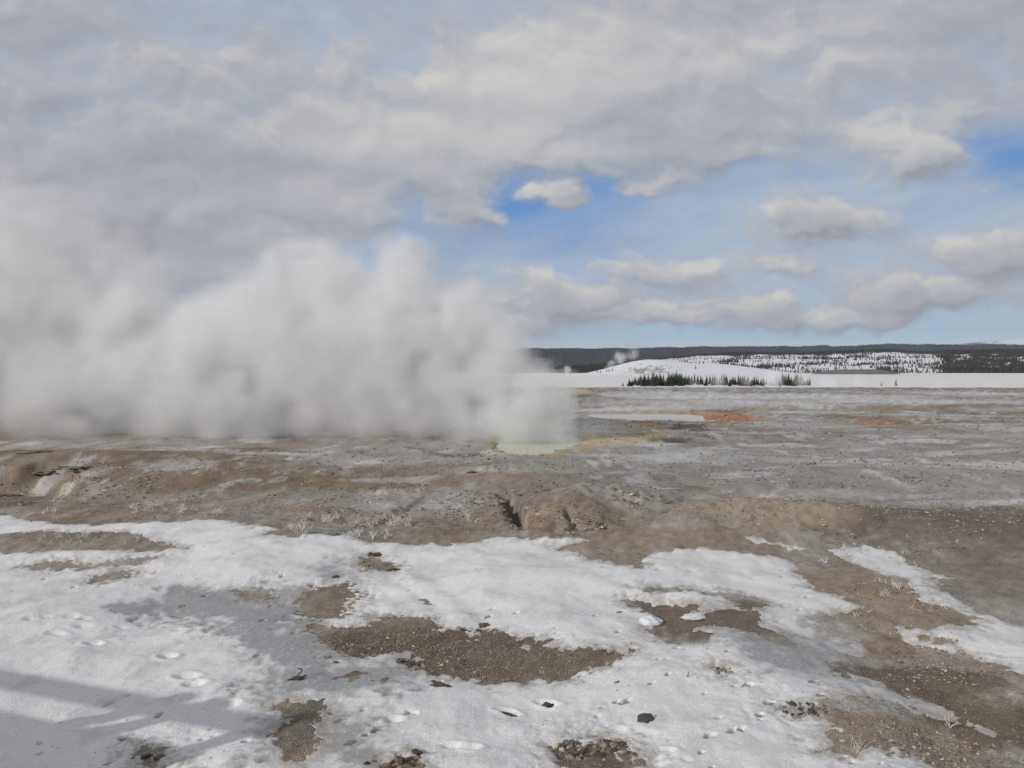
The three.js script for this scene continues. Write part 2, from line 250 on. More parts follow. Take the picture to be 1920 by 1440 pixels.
// wide bands first, then patches
stroke(1500, 850, 700, 60, 'grey', 0.75); stroke(700, 850, 330, 22, 'grey', 0.6); stroke(260, 905, 420, 44, 'brown', 0.75); stroke(620, 905, 420, 12, 'brown', 0.7); stroke(560, 930, 500, 10, 'grey', 0.55); stroke(660, 955, 420, 18, 'pink', 0.5); stroke(450, 960, 420, 14, 'tan', 0.5);
stroke(60, 865, 300, 12, 'brown', 0.8); stroke(330, 845, 240, 7, 'mud', 0.5); stroke(480, 845, 120, 6, 'brown', 0.6); stroke(960, 885, 160, 10, 'pale', 0.55); stroke(1000, 905, 150, 8, 'pink', 0.6); stroke(820, 878, 120, 7, 'brown', 0.6); stroke(660, 858, 70, 6, 'pale', 0.7);
stroke(1640, 765, 500, 10, 'tan', 0.8); stroke(1500, 768, 160, 6, 'cream', 0.25); stroke(1800, 790, 200, 8, 'brown', 0.8); stroke(1500, 775, 60, 3, 'brown', 0.8); stroke(1560, 782, 110, 3, 'mud', 0.7); stroke(1830, 780, 140, 5, 'dark', 0.55); stroke(1760, 830, 90, 8, 'brown', 0.6); stroke(1420, 812, 60, 6, 'brown', 0.5); stroke(1340, 812, 90, 8, 'pink', 0.5);
stroke(1260, 798, 75, 6, 'black', 0.8); stroke(1265, 803, 40, 4, 'black', 1); stroke(1255, 825, 46, 4, 'black', 0.9); stroke(1320, 808, 35, 3, 'black', 0.8); stroke(1310, 817, 30, 2, 'black', 0.6); stroke(1330, 770, 80, 3, 'dark', 0.6);
stroke(1345, 780, 62, 8, 'orange', 0.95, 0.8); stroke(1400, 780, 30, 4, 'orange', 0.85); stroke(1300, 776, 60, 3, 'yellow', 0.6); stroke(1310, 789, 60, 3, 'yellow', 0.6); stroke(1230, 774, 130, 2.5, 'cream', 0.7); stroke(1215, 797, 26, 10, 'yellow', 0.9, 1.3); stroke(1204, 812, 26, 9, 'yellow', 0.85, 1.3); stroke(1185, 822, 30, 5, 'cream', 0.9); stroke(1160, 830, 60, 4, 'cream', 0.6, 1); stroke(1170, 788, 40, 3, 'yellow', 0.9, 0.8); stroke(1220, 793, 20, 4, 'orange', 0.6); stroke(1240, 812, 24, 8, 'cream', 0.5);
stroke(1640, 791, 40, 4.5, 'orange', 0.38, 0.9); stroke(1565, 797, 28, 4, 'yellow', 0.35); stroke(1700, 787, 40, 2, 'cream', 0.4);
stroke(1085, 826, 46, 12, 'yellow', 0.7, 1); stroke(1110, 832, 60, 7, 'cream', 0.85); stroke(1070, 841, 40, 6, 'cream', 0.8, 1); stroke(985, 853, 60, 2, 'yellow', 0.7, 0.9); stroke(1040, 852, 24, 3.5, 'yellow', 0.9, 0.4); stroke(930, 842, 14, 8, 'yellow', 0.85); stroke(1000, 812, 90, 12, 'cream', 0.9); stroke(985, 818, 60, 8, 'yellow', 0.7); stroke(1090, 820, 60, 16, 'cream', 0.75);
stroke(1095, 750, 28, 5, 'cream', 0.8); stroke(1085, 757, 40, 2.5, 'black', 0.7); stroke(1130, 760, 80, 3, 'mud', 0.8);
stroke(870, 852, 60, 4, 'mud', 0.8); stroke(790, 848, 50, 4, 'mud', 0.6); stroke(840, 846, 90, 8, 'grey', 0.6);
stroke(60, 915, 130, 26, 'mud', 0.85); stroke(150, 900, 40, 16, 'cream', 0.45); stroke(90, 893, 60, 6, 'cream', 0.3); stroke(20, 925, 40, 12, 'dark', 0.6);
stroke(1110, 955, 170, 36, 'mud', 0.55); stroke(1060, 985, 90, 18, 'brown', 0.5); stroke(965, 960, 30, 36, 'mud', 0.8); stroke(1150, 930, 130, 10, 'grey', 0.7); stroke(1260, 950, 90, 20, 'grey', 0.7); stroke(1300, 920, 40, 8, 'brown', 0.7); stroke(1330, 975, 120, 14, 'mud', 0.5);
stroke(1450, 985, 170, 26, 'tan', 0.95, 0.3); stroke(1760, 985, 300, 44, 'dark', 0.62, 0.5); stroke(1560, 960, 180, 12, 'dark', 0.5); stroke(1880, 1060, 170, 60, 'mud', 0.8); stroke(1850, 1110, 140, 30, 'mud', 0.8); stroke(1880, 1130, 120, 30, 'grey', 0.6); stroke(1640, 1110, 150, 60, 'tan', 1, 0.2); stroke(1740, 1260, 170, 36, 'dark', 0.9); stroke(1860, 1330, 150, 50, 'dark', 0.95); stroke(1660, 1190, 60, 14, 'brown', 0.7); stroke(1700, 1390, 200, 60, 'brown', 0.75); stroke(1850, 1300, 60, 20, 'wet', 0.7); stroke(1250, 1025, 240, 14, 'tan', 0.9, 0.2);
stroke(880, 1220, 330, 66, 'dark', 0.9, 0.4); stroke(990, 1250, 160, 40, 'wet', 0.5); stroke(1320, 1160, 170, 50, 'dark', 0.85); stroke(560, 1370, 60, 70, 'mud', 0.95); stroke(600, 1130, 70, 50, 'wet', 0.7); stroke(1100, 1420, 90, 40, 'dark', 0.9);
stroke(1440, 985, 170, 22, 'sand', 1, 0.2); stroke(1140, 822, 70, 8, 'cream', 0.7, 1); stroke(1125, 806, 60, 9, 'pale', 0.85, 0.8); stroke(1178, 800, 30, 6, 'cream', 0.7, 1); stroke(1195, 822, 40, 4, 'yellow', 0.6, 1); stroke(1110, 945, 150, 22, 'grey', 0.6); stroke(1180, 965, 110, 14, 'pale', 0.4); stroke(1060, 982, 60, 14, 'tan', 0.6); stroke(1560, 880, 330, 26, 'grey', 0.5); stroke(1010, 820, 110, 8, 'yellow', 0.55, 0.8);
const rimes = [[1400, 743, 300, 7, 0.9], [1250, 741, 120, 3, 0.8], [1180, 748, 160, 4, 0.6], [1700, 752, 240, 4, 0.85], [1860, 756, 200, 2.5, 0.8], [1500, 756, 240, 2, 0.55], [1200, 761, 140, 3, 0.5], [1340, 765, 130, 4, 0.35], [1470, 797, 70, 8, 0.55], [1430, 800, 40, 4, 0.5], [1760, 783, 40, 3, 0.55], [1900, 805, 80, 5, 0.4], [1560, 803, 50, 2, 0.5], [1240, 860, 80, 8, 0.75], [1310, 853, 50, 4, 0.6], [1390, 895, 60, 7, 0.7], [1350, 868, 60, 4, 0.4], [1660, 868, 90, 4, 0.75], [1720, 882, 90, 4, 0.6], [1800, 850, 110, 3, 0.6], [1870, 870, 120, 8, 0.6], [1500, 868, 60, 6, 0.5], [1560, 925, 90, 6, 0.4], [1830, 940, 140, 5, 0.65], [1760, 885, 150, 5, 0.4], [240, 848, 200, 5, 0.7], [380, 838, 90, 3, 0.65], [520, 852, 90, 3, 0.8], [690, 862, 40, 3, 0.7], [740, 902, 90, 5, 0.45], [340, 885, 60, 12, 0.5], [1370, 940, 80, 6, 0.55], [150, 900, 30, 14, 0.45], [850, 945, 60, 20, 0.35], [1100, 930, 60, 6, 0.4], [1850, 820, 120, 5, 0.3], [1230, 735, 90, 2, 0.6], ...Array.from({ length: 80 }, (_, i) => { const r = rng(4000 + i * 7); return [1080 + r() * 860, 735 + r() * r() * 210, 25 + r() * 90, 1 + r() * 3, 0.4 + 0.5 * r()]; })].map(([px, py, rx, ry, k]) => { const [x, d] = flat(px, py), [, dn] = flat(px, py + ry), [, df] = flat(px, Math.max(py - ry, HY + 12)); return [x, d, rx * d / F, Math.max((df - dn) / 2, 0.2), k]; });
const tmpc = [0, 0, 0];
function groundColor(x, d) {
  const near = sstep(60, 12, d);
  const a = fbm(x * 0.22 + 40, d * 0.12, 4), b = fbm(x * 1.1, d * 0.6 + 20, d < 8 ? 5 : d < 12 ? 4 : d < 20 ? 3 : d < 40 ? 2 : 1, 0.6), c = d < 22 ? fbm(x * 5, d * 3.4, d < 9 ? 3 : d < 13 ? 2 : 1, 0.6) * sstep(22, 12, d) : 0, fine = d < 10 ? n2(x * 23, d * 19) * sstep(10, 6, d) : 0, wide = fbm(x * 0.09 + 3, d * 0.045 + 70, 3, 0.6), far_ = d > 10 ? sstep(10, 20, d) : 0, cf = far_ ? fbm(x * 1.7 + 7, d * 0.3, 4, 0.62) * far_ : 0;
  const t = clamp(0.5 + a * 0.9 + b * 0.5 + wide * 0.5);
  for (let i = 0; i < 3; i++) tmpc[i] = lerp(C.tan[i], C.grey[i], t);
  for (const [sx, sd, rx, rd, col, k, rag] of strokes) {
    const u = (x - sx) / rx, v = (d - sd) / rd, r = u * u + v * v; if (r > 3.2) continue;
    const m = k * sstep(1.35, 0.45, r + rag * (b * 0.9 + c * 0.7 + cf * 1.2)); if (m > 0) for (let i = 0; i < 3; i++) tmpc[i] = lerp(tmpc[i], col[i], m);
  }
  let rime = 0;
  for (const [sx, sd, rx, rd, k] of rimes) { const u = (x - sx) / rx, v = (d - sd) / rd, r = u * u + v * v; if (r < 3) rime = Math.max(rime, Math.min(1, k * 1.15) * sstep(1.15, 0.8, r + 0.7 * b + 0.6 * c + 0.4 * a + 0.75 * cf)); }
  rime = Math.max(rime, 0.7 * sstep(0.27, 0.55, fbm(x * 0.4 - 7, d * 0.17 + 31, d < 24 ? 4 : 3, 0.6) + 0.2 * c + 0.4 * cf) * sstep(13, 18, d));
  // the far rim of the shelf is drifted with snow
  rime = Math.max(rime, sstep(0.0, 0.5, (Math.hypot(x * 0.35, d) - 118) / 60));
  rime *= 1 - 0.9 * sstep(0.16, 0.3, tmpc[0] - tmpc[2]);                  // the algae mats are warm and stay clear
  for (let i = 0; i < 3; i++) tmpc[i] = lerp(tmpc[i], C.rime[i], rime);
  const grain = 1 + 0.16 * a + 0.14 * wide + 0.22 * b + 0.2 * cf + near * (0.14 * c + 0.14 * fine) + 0.14 * c;
  const specks = d < 11 ? sstep(11, 7, d) * sstep(0.62, 0.85, n2(x * 31 + 5, d * 27)) * 0.5 : 0, pits = d < 30 ? sstep(0.66, 0.9, n2(x * 3.4 + 50, d * (d < 12 ? 3 : 1.3))) * 0.3 * sstep(30, 18, d) : 0;
  for (let i = 0; i < 3; i++) tmpc[i] = clamp(tmpc[i] * grain * (1 - pits) * (1 + specks), 0.02, 0.9);
  return tmpc;
}
// tiling grain: crumbs and pits of sinter gravel (colour) and their relief
function grainTextures(size, cells, seed, lo, hi) {
  const r = rng(seed), pts = [], heights = new Float32Array(size * size), col = new Uint8Array(size * size * 4), bum = new Uint8Array(size * size * 4);
  for (let i = 0; i < cells * cells; i++) pts.push([r(), r(), r(), 0.5 + r()]);
  for (let y = 0; y < size; y++) for (let x = 0; x < size; x++) {
    const gx = x / size * cells, gy = y / size * cells, cx = Math.floor(gx), cy = Math.floor(gy); let d1 = 9, d2 = 9, id = 0;
    for (let j = -1; j <= 1; j++) for (let i = -1; i <= 1; i++) { const k = ((cy + j + cells) % cells) * cells + ((cx + i + cells) % cells), p = pts[k], q = Math.hypot(cx + i + p[0] - gx, cy + j + p[1] - gy) / p[3]; if (q < d1) { d2 = d1; d1 = q; id = k; } else if (q < d2) d2 = q; }
    const edge = sstep(0.02, 0.3, d2 - d1), tone = pts[id][2], h = clamp(edge * (0.35 + 0.65 * tone) * (1 - d1 * 0.5));
    const v = Math.round(255 * clamp(lerp(lo, hi, tone * 0.8 + 0.2 * r()) )), o = (y * size + x) * 4;
    col[o] = v; col[o + 1] = Math.round(v * 0.985); col[o + 2] = Math.round(v * 0.965); col[o + 3] = 255; bum[o] = bum[o + 1] = bum[o + 2] = Math.round(255 * h); bum[o + 3] = 255;
  }
  const mk = (dta, srgb) => { const t = new THREE.DataTexture(dta, size, size, THREE.RGBAFormat); t.wrapS = t.wrapT = THREE.RepeatWrapping; t.magFilter = THREE.LinearFilter; t.minFilter = THREE.LinearMipmapLinearFilter; t.generateMipmaps = true; if (srgb) t.colorSpace = THREE.SRGBColorSpace; t.needsUpdate = true; return t; };
  return [mk(col, true), mk(bum, false)];
}
const [gravelMap, gravelBump] = grainTextures(1024, 90, 5, 0.84, 1.0);
const [snowMap, snowBump] = grainTextures(512, 60, 6, 0.955, 1.0);
const groundMat = new THREE.MeshStandardMaterial({ name: 'sinter earth', vertexColors: true, map: gravelMap, bumpMap: gravelBump, bumpScale: 0.006, roughness: 0.95 });
const snowMat = new THREE.MeshPhysicalMaterial({ name: 'snow', vertexColors: true, map: snowMap, bumpMap: snowBump, bumpScale: 0.002, roughness: 0.82, specularIntensity: 0.4 });

// the detailed sheet of ground: rows get closer towards the viewer
const COLS = 800, ROWS = 680, UMAX = 1.0, D0 = 3.0, D1 = 170;
const rowD = (j) => 1 / lerp(1 / D0, 1 / D1, j / ROWS);
const gx = new Float32Array((COLS + 1) * (ROWS + 1)), gd = new Float32Array(gx.length), gy = new Float32Array(gx.length);
for (let j = 0, k = 0; j <= ROWS; j++) for (let i = 0; i <= COLS; i++, k++) { const d = rowD(j), x = lerp(-UMAX, UMAX, i / COLS) * (d + 0.6); gx[k] = x; gd[k] = d; gy[k] = ground(x, d); }
function sheet(name, mat, heightAt, colorAt, use) {
  const used = new Int32Array(gx.length).fill(-1), pos = [], col = [], uv = [], idx = [];
  const v = (k) => { if (used[k] < 0) { used[k] = pos.length / 3; pos.push(gx[k], heightAt(k), -gd[k]); const c = colorAt(k); col.push(c[0], c[1], c[2]); uv.push(gx[k] / 1.7, gd[k] / 1.7); } return used[k]; };
  for (let j = 0; j < ROWS; j++) for (let i = 0; i < COLS; i++) {
    const a = j * (COLS + 1) + i, b = a + 1, c = a + COLS + 1, d = c + 1;
    if (use && !(use(a) || use(b) || use(c) || use(d))) continue;
    idx.push(v(a), v(b), v(d), v(a), v(d), v(c));
  }
  const g = new THREE.BufferGeometry();
  g.setAttribute('position', new THREE.Float32BufferAttribute(pos, 3)); g.setAttribute('color', new THREE.Float32BufferAttribute(col, 3)); g.setAttribute('uv', new THREE.Float32BufferAttribute(uv, 2)); g.setIndex(idx); g.computeVertexNormals();
  return place(new THREE.Mesh(g, mat), name, { kind: 'structure' });
}
sheet('ground', groundMat, (k) => gy[k], (k) => groundColor(gx[k], gd[k]));
const depths = new Float32Array(gx.length).fill(-1), ices = new Float32Array(gx.length), sds = new Float32Array(gx.length).fill(-9);
for (let k = 0; k < gx.length; k++) if (gd[k] < 17) { const [t, ice, s] = snowDepth(gx[k], gd[k]); depths[k] = t; ices[k] = ice; sds[k] = s; }
const sc3 = [0, 0, 0];
sheet('snow', snowMat, (k) => gy[k] + Math.max(depths[k], -0.12) - 0.9 * crumbs(gx[k], gd[k]) * sstep(0.0, 0.35, sds[k]), (k) => {
  const x = gx[k], d = gd[k], m = fbm(x * 3.1, d * 2.3, 4, 0.6), f = n2(x * 19, d * 16), ice = clamp(ices[k] + 0.12 * m * sstep(0, 0.2, ices[k]));
  const rim = sstep(0.2, -0.02, sds[k] + 0.16 * m + 0.07 * f) * 0.75;
  const dirt = rim + (1 - rim) * sstep(0.5, 0.85, fbm(x * 6.5 + 60, d * 5, 3) * 0.9 + 0.25 * f) * 0.28 * sstep(1.2, 0.1, sds[k]);
  const base = [lerp(0.785, 0.37, ice), lerp(0.805, 0.387, ice), lerp(0.835, 0.408, ice)];
  for (let i = 0; i < 3; i++) sc3[i] = clamp(lerp(base[i], [0.4, 0.375, 0.34][i], dirt) * (1 + 0.035 * m + 0.03 * f), 0, 0.9);
  const crystal = ices[k] > 0.3 && n2(x * 27 + 9, d * 23) > 0.72 ? 0.5 : 0; for (let i = 0; i < 3; i++) sc3[i] = lerp(sc3[i], 0.72, crystal);
  return sc3;
}, (k) => depths[k] > -0.04);

// the land all round: from under the viewer's feet to the foot of the hills
{
  const pos = [], col = [], uv = [], idx = [], rings = 120, seg = 180;
  for (let j = 0; j <= rings; j++) for (let i = 0; i <= seg; i++) {
    const r = 0.5 * Math.pow(30000 / 0.5, j / rings), a = i / seg * Math.PI * 2, x = Math.sin(a) * r, z = -Math.cos(a) * r, ahead = -z;
    const inFan = ahead > 0.5 && Math.abs(x) < (ahead + 2) * 1.05 && r < 200;
    const t = sstep(90, 300, Math.hypot(x * 0.4, ahead)), wide = sstep(150, 420, r);
    let y = inFan ? ground(x, Math.max(ahead, 1)) - 0.6 - 0.004 * r : lerp(lerp(-0.25, -5.8, Math.max(ahead > 0 ? t : 0, wide)) , -5.8, wide);
    if (r > 150) y = -5.8 - (inFan ? 0.6 : 0) * sstep(200, 150, r) + 0.25 * fbm(x / 60, z / 60, 3);
    pos.push(x, y, z); uv.push(x / 1.7, z / 1.7);
    const m = 0.03 * fbm(x / 40, z / 15, 3); col.push(0.8 + m, 0.815 + m, 0.835 + m);
  }
  for (let j = 0; j < rings; j++) for (let i = 0; i < seg; i++) { const a = j * (seg + 1) + i, b = a + 1, c = a + seg + 1, d = c + 1; idx.push(a, b, d, a, d, c); }
  const g = new THREE.BufferGeometry(); g.setAttribute('position', new THREE.Float32BufferAttribute(pos, 3)); g.setAttribute('color', new THREE.Float32BufferAttribute(col, 3)); g.setAttribute('uv', new THREE.Float32BufferAttribute(uv, 2)); g.setIndex(idx); g.computeVertexNormals();
  place(new THREE.Mesh(g, snowMat), 'snow_plain', { kind: 'structure' });
}

// ---------------------------------------------------------------- water: the milky geyser pool and the runoff
function water(name, pts, y, mat, label) {
  const c = pts.reduce((s, p) => [s[0] + p[0] / pts.length, s[1] + p[1] / pts.length], [0, 0]);
  const grown = pts.map(([x, d]) => { const l = Math.hypot(x - c[0], d - c[1]); return new THREE.Vector2(x + (x - c[0]) / l * 0.7, d + (d - c[1]) / l * 0.7); });
  const g = new THREE.ShapeGeometry(new THREE.Shape(grown)); g.rotateX(-Math.PI / 2); 
  const m = new THREE.Mesh(g, mat); m.position.y = y; return place(m, name, { kind: 'structure', label });
}
function rippleBump(seed, sx, sy) { const N = 256, dta = new Uint8Array(N * N * 4); for (let y = 0; y < N; y++) for (let x = 0; x < N; x++) { const a = x / N * 2 * Math.PI, b = y / N * 2 * Math.PI; const v = fbm3(Math.cos(a) * sx + seed, Math.sin(a) * sx + Math.cos(b) * sy, Math.sin(b) * sy, 3); dta.fill(Math.round(127 + 120 * v), (y * N + x) * 4, (y * N + x) * 4 + 3); dta[(y * N + x) * 4 + 3] = 255; } const t = new THREE.DataTexture(dta, N, N); t.wrapS = t.wrapT = THREE.RepeatWrapping; t.magFilter = THREE.LinearFilter; t.repeat.set(0.4, 0.4); t.needsUpdate = true; return t; }
const ripples = rippleBump(3, 2.2, 2.2);
const milky = new THREE.MeshPhysicalMaterial({ name: 'milky mineral water', color: new THREE.Color(0.58, 0.6, 0.47), roughness: 0.26, bumpMap: ripples, bumpScale: 0.07, ior: 1.33 });
const shallow = new THREE.MeshPhysicalMaterial({ name: 'shallow runoff', color: new THREE.Color(0.6, 0.58, 0.55), roughness: 0.4, specularIntensity: 0.6, bumpMap: ripples, bumpScale: 0.006, ior: 1.33 });
water('geyser_pool', poolMain, -0.05, milky, 'pale green milky pool at the foot of the steaming vent');
water('runoff_water', poolFar, -0.02, shallow, 'shallow blue grey runoff in front of the orange mat');

// ---------------------------------------------------------------- hills and forest beyond the plain
const up = (py, D) => EYE + (HY - py) * D / F;                            // height of a skyline seen at py from distance D
const hillMat = new THREE.MeshStandardMaterial({ name: 'hillside', vertexColors: true, roughness: 0.95 });
const hillFns = [];
function hill(name, u0, u1, nU, Da, Db, Dc, nD, height, color, label) {       // u = x / distance ahead; Da foot, Db crest, Dc far foot
  const pos = [], col = [], idx = [];
  for (let j = 0; j <= nD; j++) for (let i = 0; i <= nU; i++) {
    const D = lerp(Da, Dc, j / nD), u = lerp(u0, u1, i / nU), y = height(u, D);
    pos.push(u * D, y, -D); const c = color(u, D, y); col.push(...c);
  }
  for (let j = 0; j < nD; j++) for (let i = 0; i < nU; i++) { const a = j * (nU + 1) + i, b = a + 1, c = a + nU + 1, d = c + 1; idx.push(a, b, d, a, d, c); }
  const g = new THREE.BufferGeometry(); g.setAttribute('position', new THREE.Float32BufferAttribute(pos, 3)); g.setAttribute('color', new THREE.Float32BufferAttribute(col, 3)); g.setIndex(idx); g.computeVertexNormals();
  return place(new THREE.Mesh(g, hillMat), name, { kind: 'structure', label });
}
const pu = (px) => (px - 960) / F, up_ = (u) => 960 + u * F;
const SNOW = [0.72, 0.74, 0.765], FLOOR = [0.06, 0.065, 0.068];
const mixc = (a, b, t) => [lerp(a[0], b[0], t), lerp(a[1], b[1], t), lerp(a[2], b[2], t)];
const skyRidge = [[-400, 656], [300, 658], [960, 660], [1010, 658], [1100, 659], [1180, 657.5], [1300, 655], [1460, 654], [1600, 653], [1680, 650], [1780, 651.5], [1860, 650], [1920, 651], [2300, 648]];
const ridgeH = (u, D) => { const px = up_(u), top = up(curve(skyRidge, px), 5000) + 7 * fbm(px / 60, 3, 4); return D < 5000 ? lerp(-8, top, sstep(2900, 5050, D)) + 9 * fbm(u * 9, D / 700, 3) * sstep(3000, 3500, D) * sstep(5000, 4500, D) : lerp(top, -8, sstep(5000, 7000, D)); };
const slopeTop = [[700, 694], [960, 692], [1080, 690], [1180, 684], [1260, 672], [1330, 667], [1420, 665], [1500, 666], [1600, 662], [1655, 659], [1720, 664], [1780, 662], [1860, 660], [1920, 661], [2300, 660]];
const slopeH = (u, D) => { const px = up_(u), top = up(curve(slopeTop, px), 2700); const f = sstep(1250, 2750, D); return D < 2700 ? lerp(-7, top, Math.pow(f, 1.0)) + (7 * fbm(u * 14, D / 260, 4) + 3 * Math.abs(fbm(u * 40, D / 120, 2))) * sstep(1300, 1500, D) * sstep(2700, 2300, D) : lerp(top, -8, sstep(2700, 3600, D)); };
const bareRock = (u, D) => sstep(0.15, 0.5, fbm(u * 60, D / 60, 3));
hill('forest_ridge', pu(-900), pu(2700), 260, 2900, 5000, 7000, 46, ridgeH, (u, D) => { const px = up_(u); const glade = sstep(0.42, 0.56, fbm(u * 22 + 5, D / 160, 3)) * 0.8; return mixc(FLOOR, SNOW, glade); }, 'long dark forested ridge under the sky');
hill('snowy_hillside', pu(500), pu(2500), 240, 1250, 2700, 3600, 60, slopeH, (u, D) => { const px = up_(u); return mixc(SNOW, FLOOR, clamp(0.75 * sstep(1150, 1000, px) * sstep(1500, 1900, D) + 0.55 * sstep(1740, 1800, px) * sstep(2200, 2600, D + 200 * fbm(u * 20, D / 200, 2)) + 0.9 * sstep(1780, 1830, px) * sstep(1480, 1360, D))); }, 'open snowy hillside dotted with conifers');
const farTop = [[1700, 660], [1760, 654], [1800, 645], [1840, 641], [1880, 638], [1920, 634], [2000, 628], [2150, 640], [2400, 650]];
hill('snowy_mountain', pu(1680), pu(2500), 120, 10500, 14000, 17000, 30, (u, D) => { const px = up_(u), top = up(curve(farTop, px), 14000); return D < 14000 ? lerp(-20, top, sstep(10500, 14100, D)) + 22 * Math.abs(fbm(u * 60, D / 3000, 3)) * sstep(10600, 12000, D) * sstep(14000, 12800, D) : lerp(top, -20, sstep(14000, 17000, D)); }, (u, D) => mixc(SNOW, [0.1, 0.13, 0.19], sstep(1868, 1820, up_(u) + 30 * fbm(u * 30, D / 900, 3)) * 0.85 + 0.5 * sstep(0.25, 0.5, fbm(u * 90, D / 2500, 2))), 'distant snowy mountain with wooded flank at right');
// low domes on the plain
const domes = [[1240, 950, 13.5, 52], [1180, 940, 7.5, 45], [1352, 960, 10.5, 46], [1440, 965, 4.2, 44]].map(([px, D, h, s]) => [pu(px) * D, D, h, s]);
const domeH = (u, D) => { const x = u * D; let y = -6.2; for (const [dx, dd, h, s] of domes) y += h * Math.exp(-((x - dx) ** 2 / (s * s) + (D - dd) ** 2 / (s * s * 1.6))) ; return y + 0.4 * fbm(x / 25, D / 25, 3) * sstep(-6.1, -4, y); };
hill('snow_dome', pu(900), pu(1640), 150, 780, 950, 1180, 60, domeH, (u, D, y) => mixc(SNOW, [0.2, 0.165, 0.14], 0.85 * sstep(0.35, 0.05, Math.hypot((up_(u) - 1216) / 130, (y - 0.5) / 14) + 0.45 * fbm(u * 300, D / 9, 3))), 'low snow covered dome with a bare rocky patch');
const brownX = pu(1605) * 1120, brownH = (u, D) => { const x = u * D, r = Math.sqrt(((x - brownX) / 62) ** 2 + ((D - 1120) / 60) ** 2); return -6.4 + 7.0 * sstep(1.05, 0.35, r + 0.06 * n2(x / 15, D / 15)); };
hill('brown_knoll', pu(1490), pu(1730), 60, 1040, 1120, 1200, 30, brownH, (u, D) => mixc([0.15, 0.118, 0.1], [0.2, 0.165, 0.14], 0.5 + 0.5 * fbm(u * 200, D / 10, 3)), 'low bare brown knoll on the snow plain');

// conifers
const needle = (c) => new THREE.MeshStandardMaterial({ name: 'needles', color: new THREE.Color(...c), roughness: 0.9 });
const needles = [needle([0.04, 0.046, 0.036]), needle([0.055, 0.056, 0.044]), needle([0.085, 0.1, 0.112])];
const barkMat = new THREE.MeshStandardMaterial({ name: 'bark', color: new THREE.Color(0.11, 0.09, 0.075), roughness: 0.95 });
function crownGeometry(seed, h, w, bare_) {                               // whorls of drooping, ragged boughs round a stem
  const r = rng(seed), pos = [];
  const tri = (a, b, c) => pos.push(...a, ...b, ...c);
  const whorls = 17;
  for (let k = 0; k < whorls; k++) {
    const t = k / (whorls - 1), y = lerp(bare_ * h, h * 0.985, Math.pow(t, 0.92)), reach = w * Math.pow(1 - t, 0.8) * (0.72 + 0.5 * r()) + 0.03 * w, n = 8;
    for (let q = 0; q < n; q++) {
      if (r() < 0.12) continue;
      const a = (q + r() * 0.8) / n * 6.283, l = reach * (0.6 + 0.55 * r()), droop = l * (0.25 + 0.35 * r()), ww = l * (0.3 + 0.18 * r()) + 0.05;
      const dx = Math.cos(a), dz = Math.sin(a), sx = -dz * ww, sz = dx * ww, up0 = y + 0.12 * l, tip = [dx * l, y - droop, dz * l];
      tri([0, up0 + 0.1, 0], [dx * l * 0.55 + sx, y - droop * 0.55, dz * l * 0.55 + sz], tip); tri([0, up0 + 0.1, 0], tip, [dx * l * 0.55 - sx, y - droop * 0.55, dz * l * 0.55 - sz]);
      tri([dx * l * 0.3, up0 - 0.02, dz * l * 0.3], [dx * l * 0.8, y - droop * 1.15 - 0.12 * l, dz * l * 0.8], tip);
    }
  }
  tri([-0.05, h * 0.95, 0], [0.05, h * 0.95, 0], [0, h * 1.04, 0]); tri([0, h * 0.95, -0.05], [0, h * 0.95, 0.05], [0, h * 1.04, 0]);
  const g = new THREE.BufferGeometry(); g.setAttribute('position', new THREE.Float32BufferAttribute(pos, 3)); g.computeVertexNormals(); return g;
}
const treeKinds = [0, 1, 2, 3, 4].map((i) => ({ crown: crownGeometry(60 + i, 6, [1.5, 1.25, 1.75, 1.1, 1.4][i], [0.06, 0.1, 0.04, 0.16, 0.1][i]), trunk: new THREE.CylinderGeometry(0.03, 0.14, 5.8, 7).translate(0, 2.9, 0), mat: needles[i % 2] }));
const treeProto = treeKinds.map((k) => { const t = new THREE.Group(), a = new THREE.Mesh(k.trunk, barkMat), b = new THREE.Mesh(k.crown, k.mat); a.name = 'trunk'; b.name = 'crown'; t.add(a, b); return t; });
const rt = rng(77);
function conifer(px, base, hPx, D, label, group, kind) {
  const t = treeProto[kind ?? Math.floor(rt() * treeProto.length)].clone(), s = hPx * D / F / 6;
  t.position.set(pu(px) * D, -5.9, -D); t.rotation.y = rt() * 6.28; t.scale.set(s * (0.9 + 0.3 * rt()), s, s * (0.9 + 0.3 * rt()));
  return place(t, 'conifer', thing(label, 'tree', group));
}
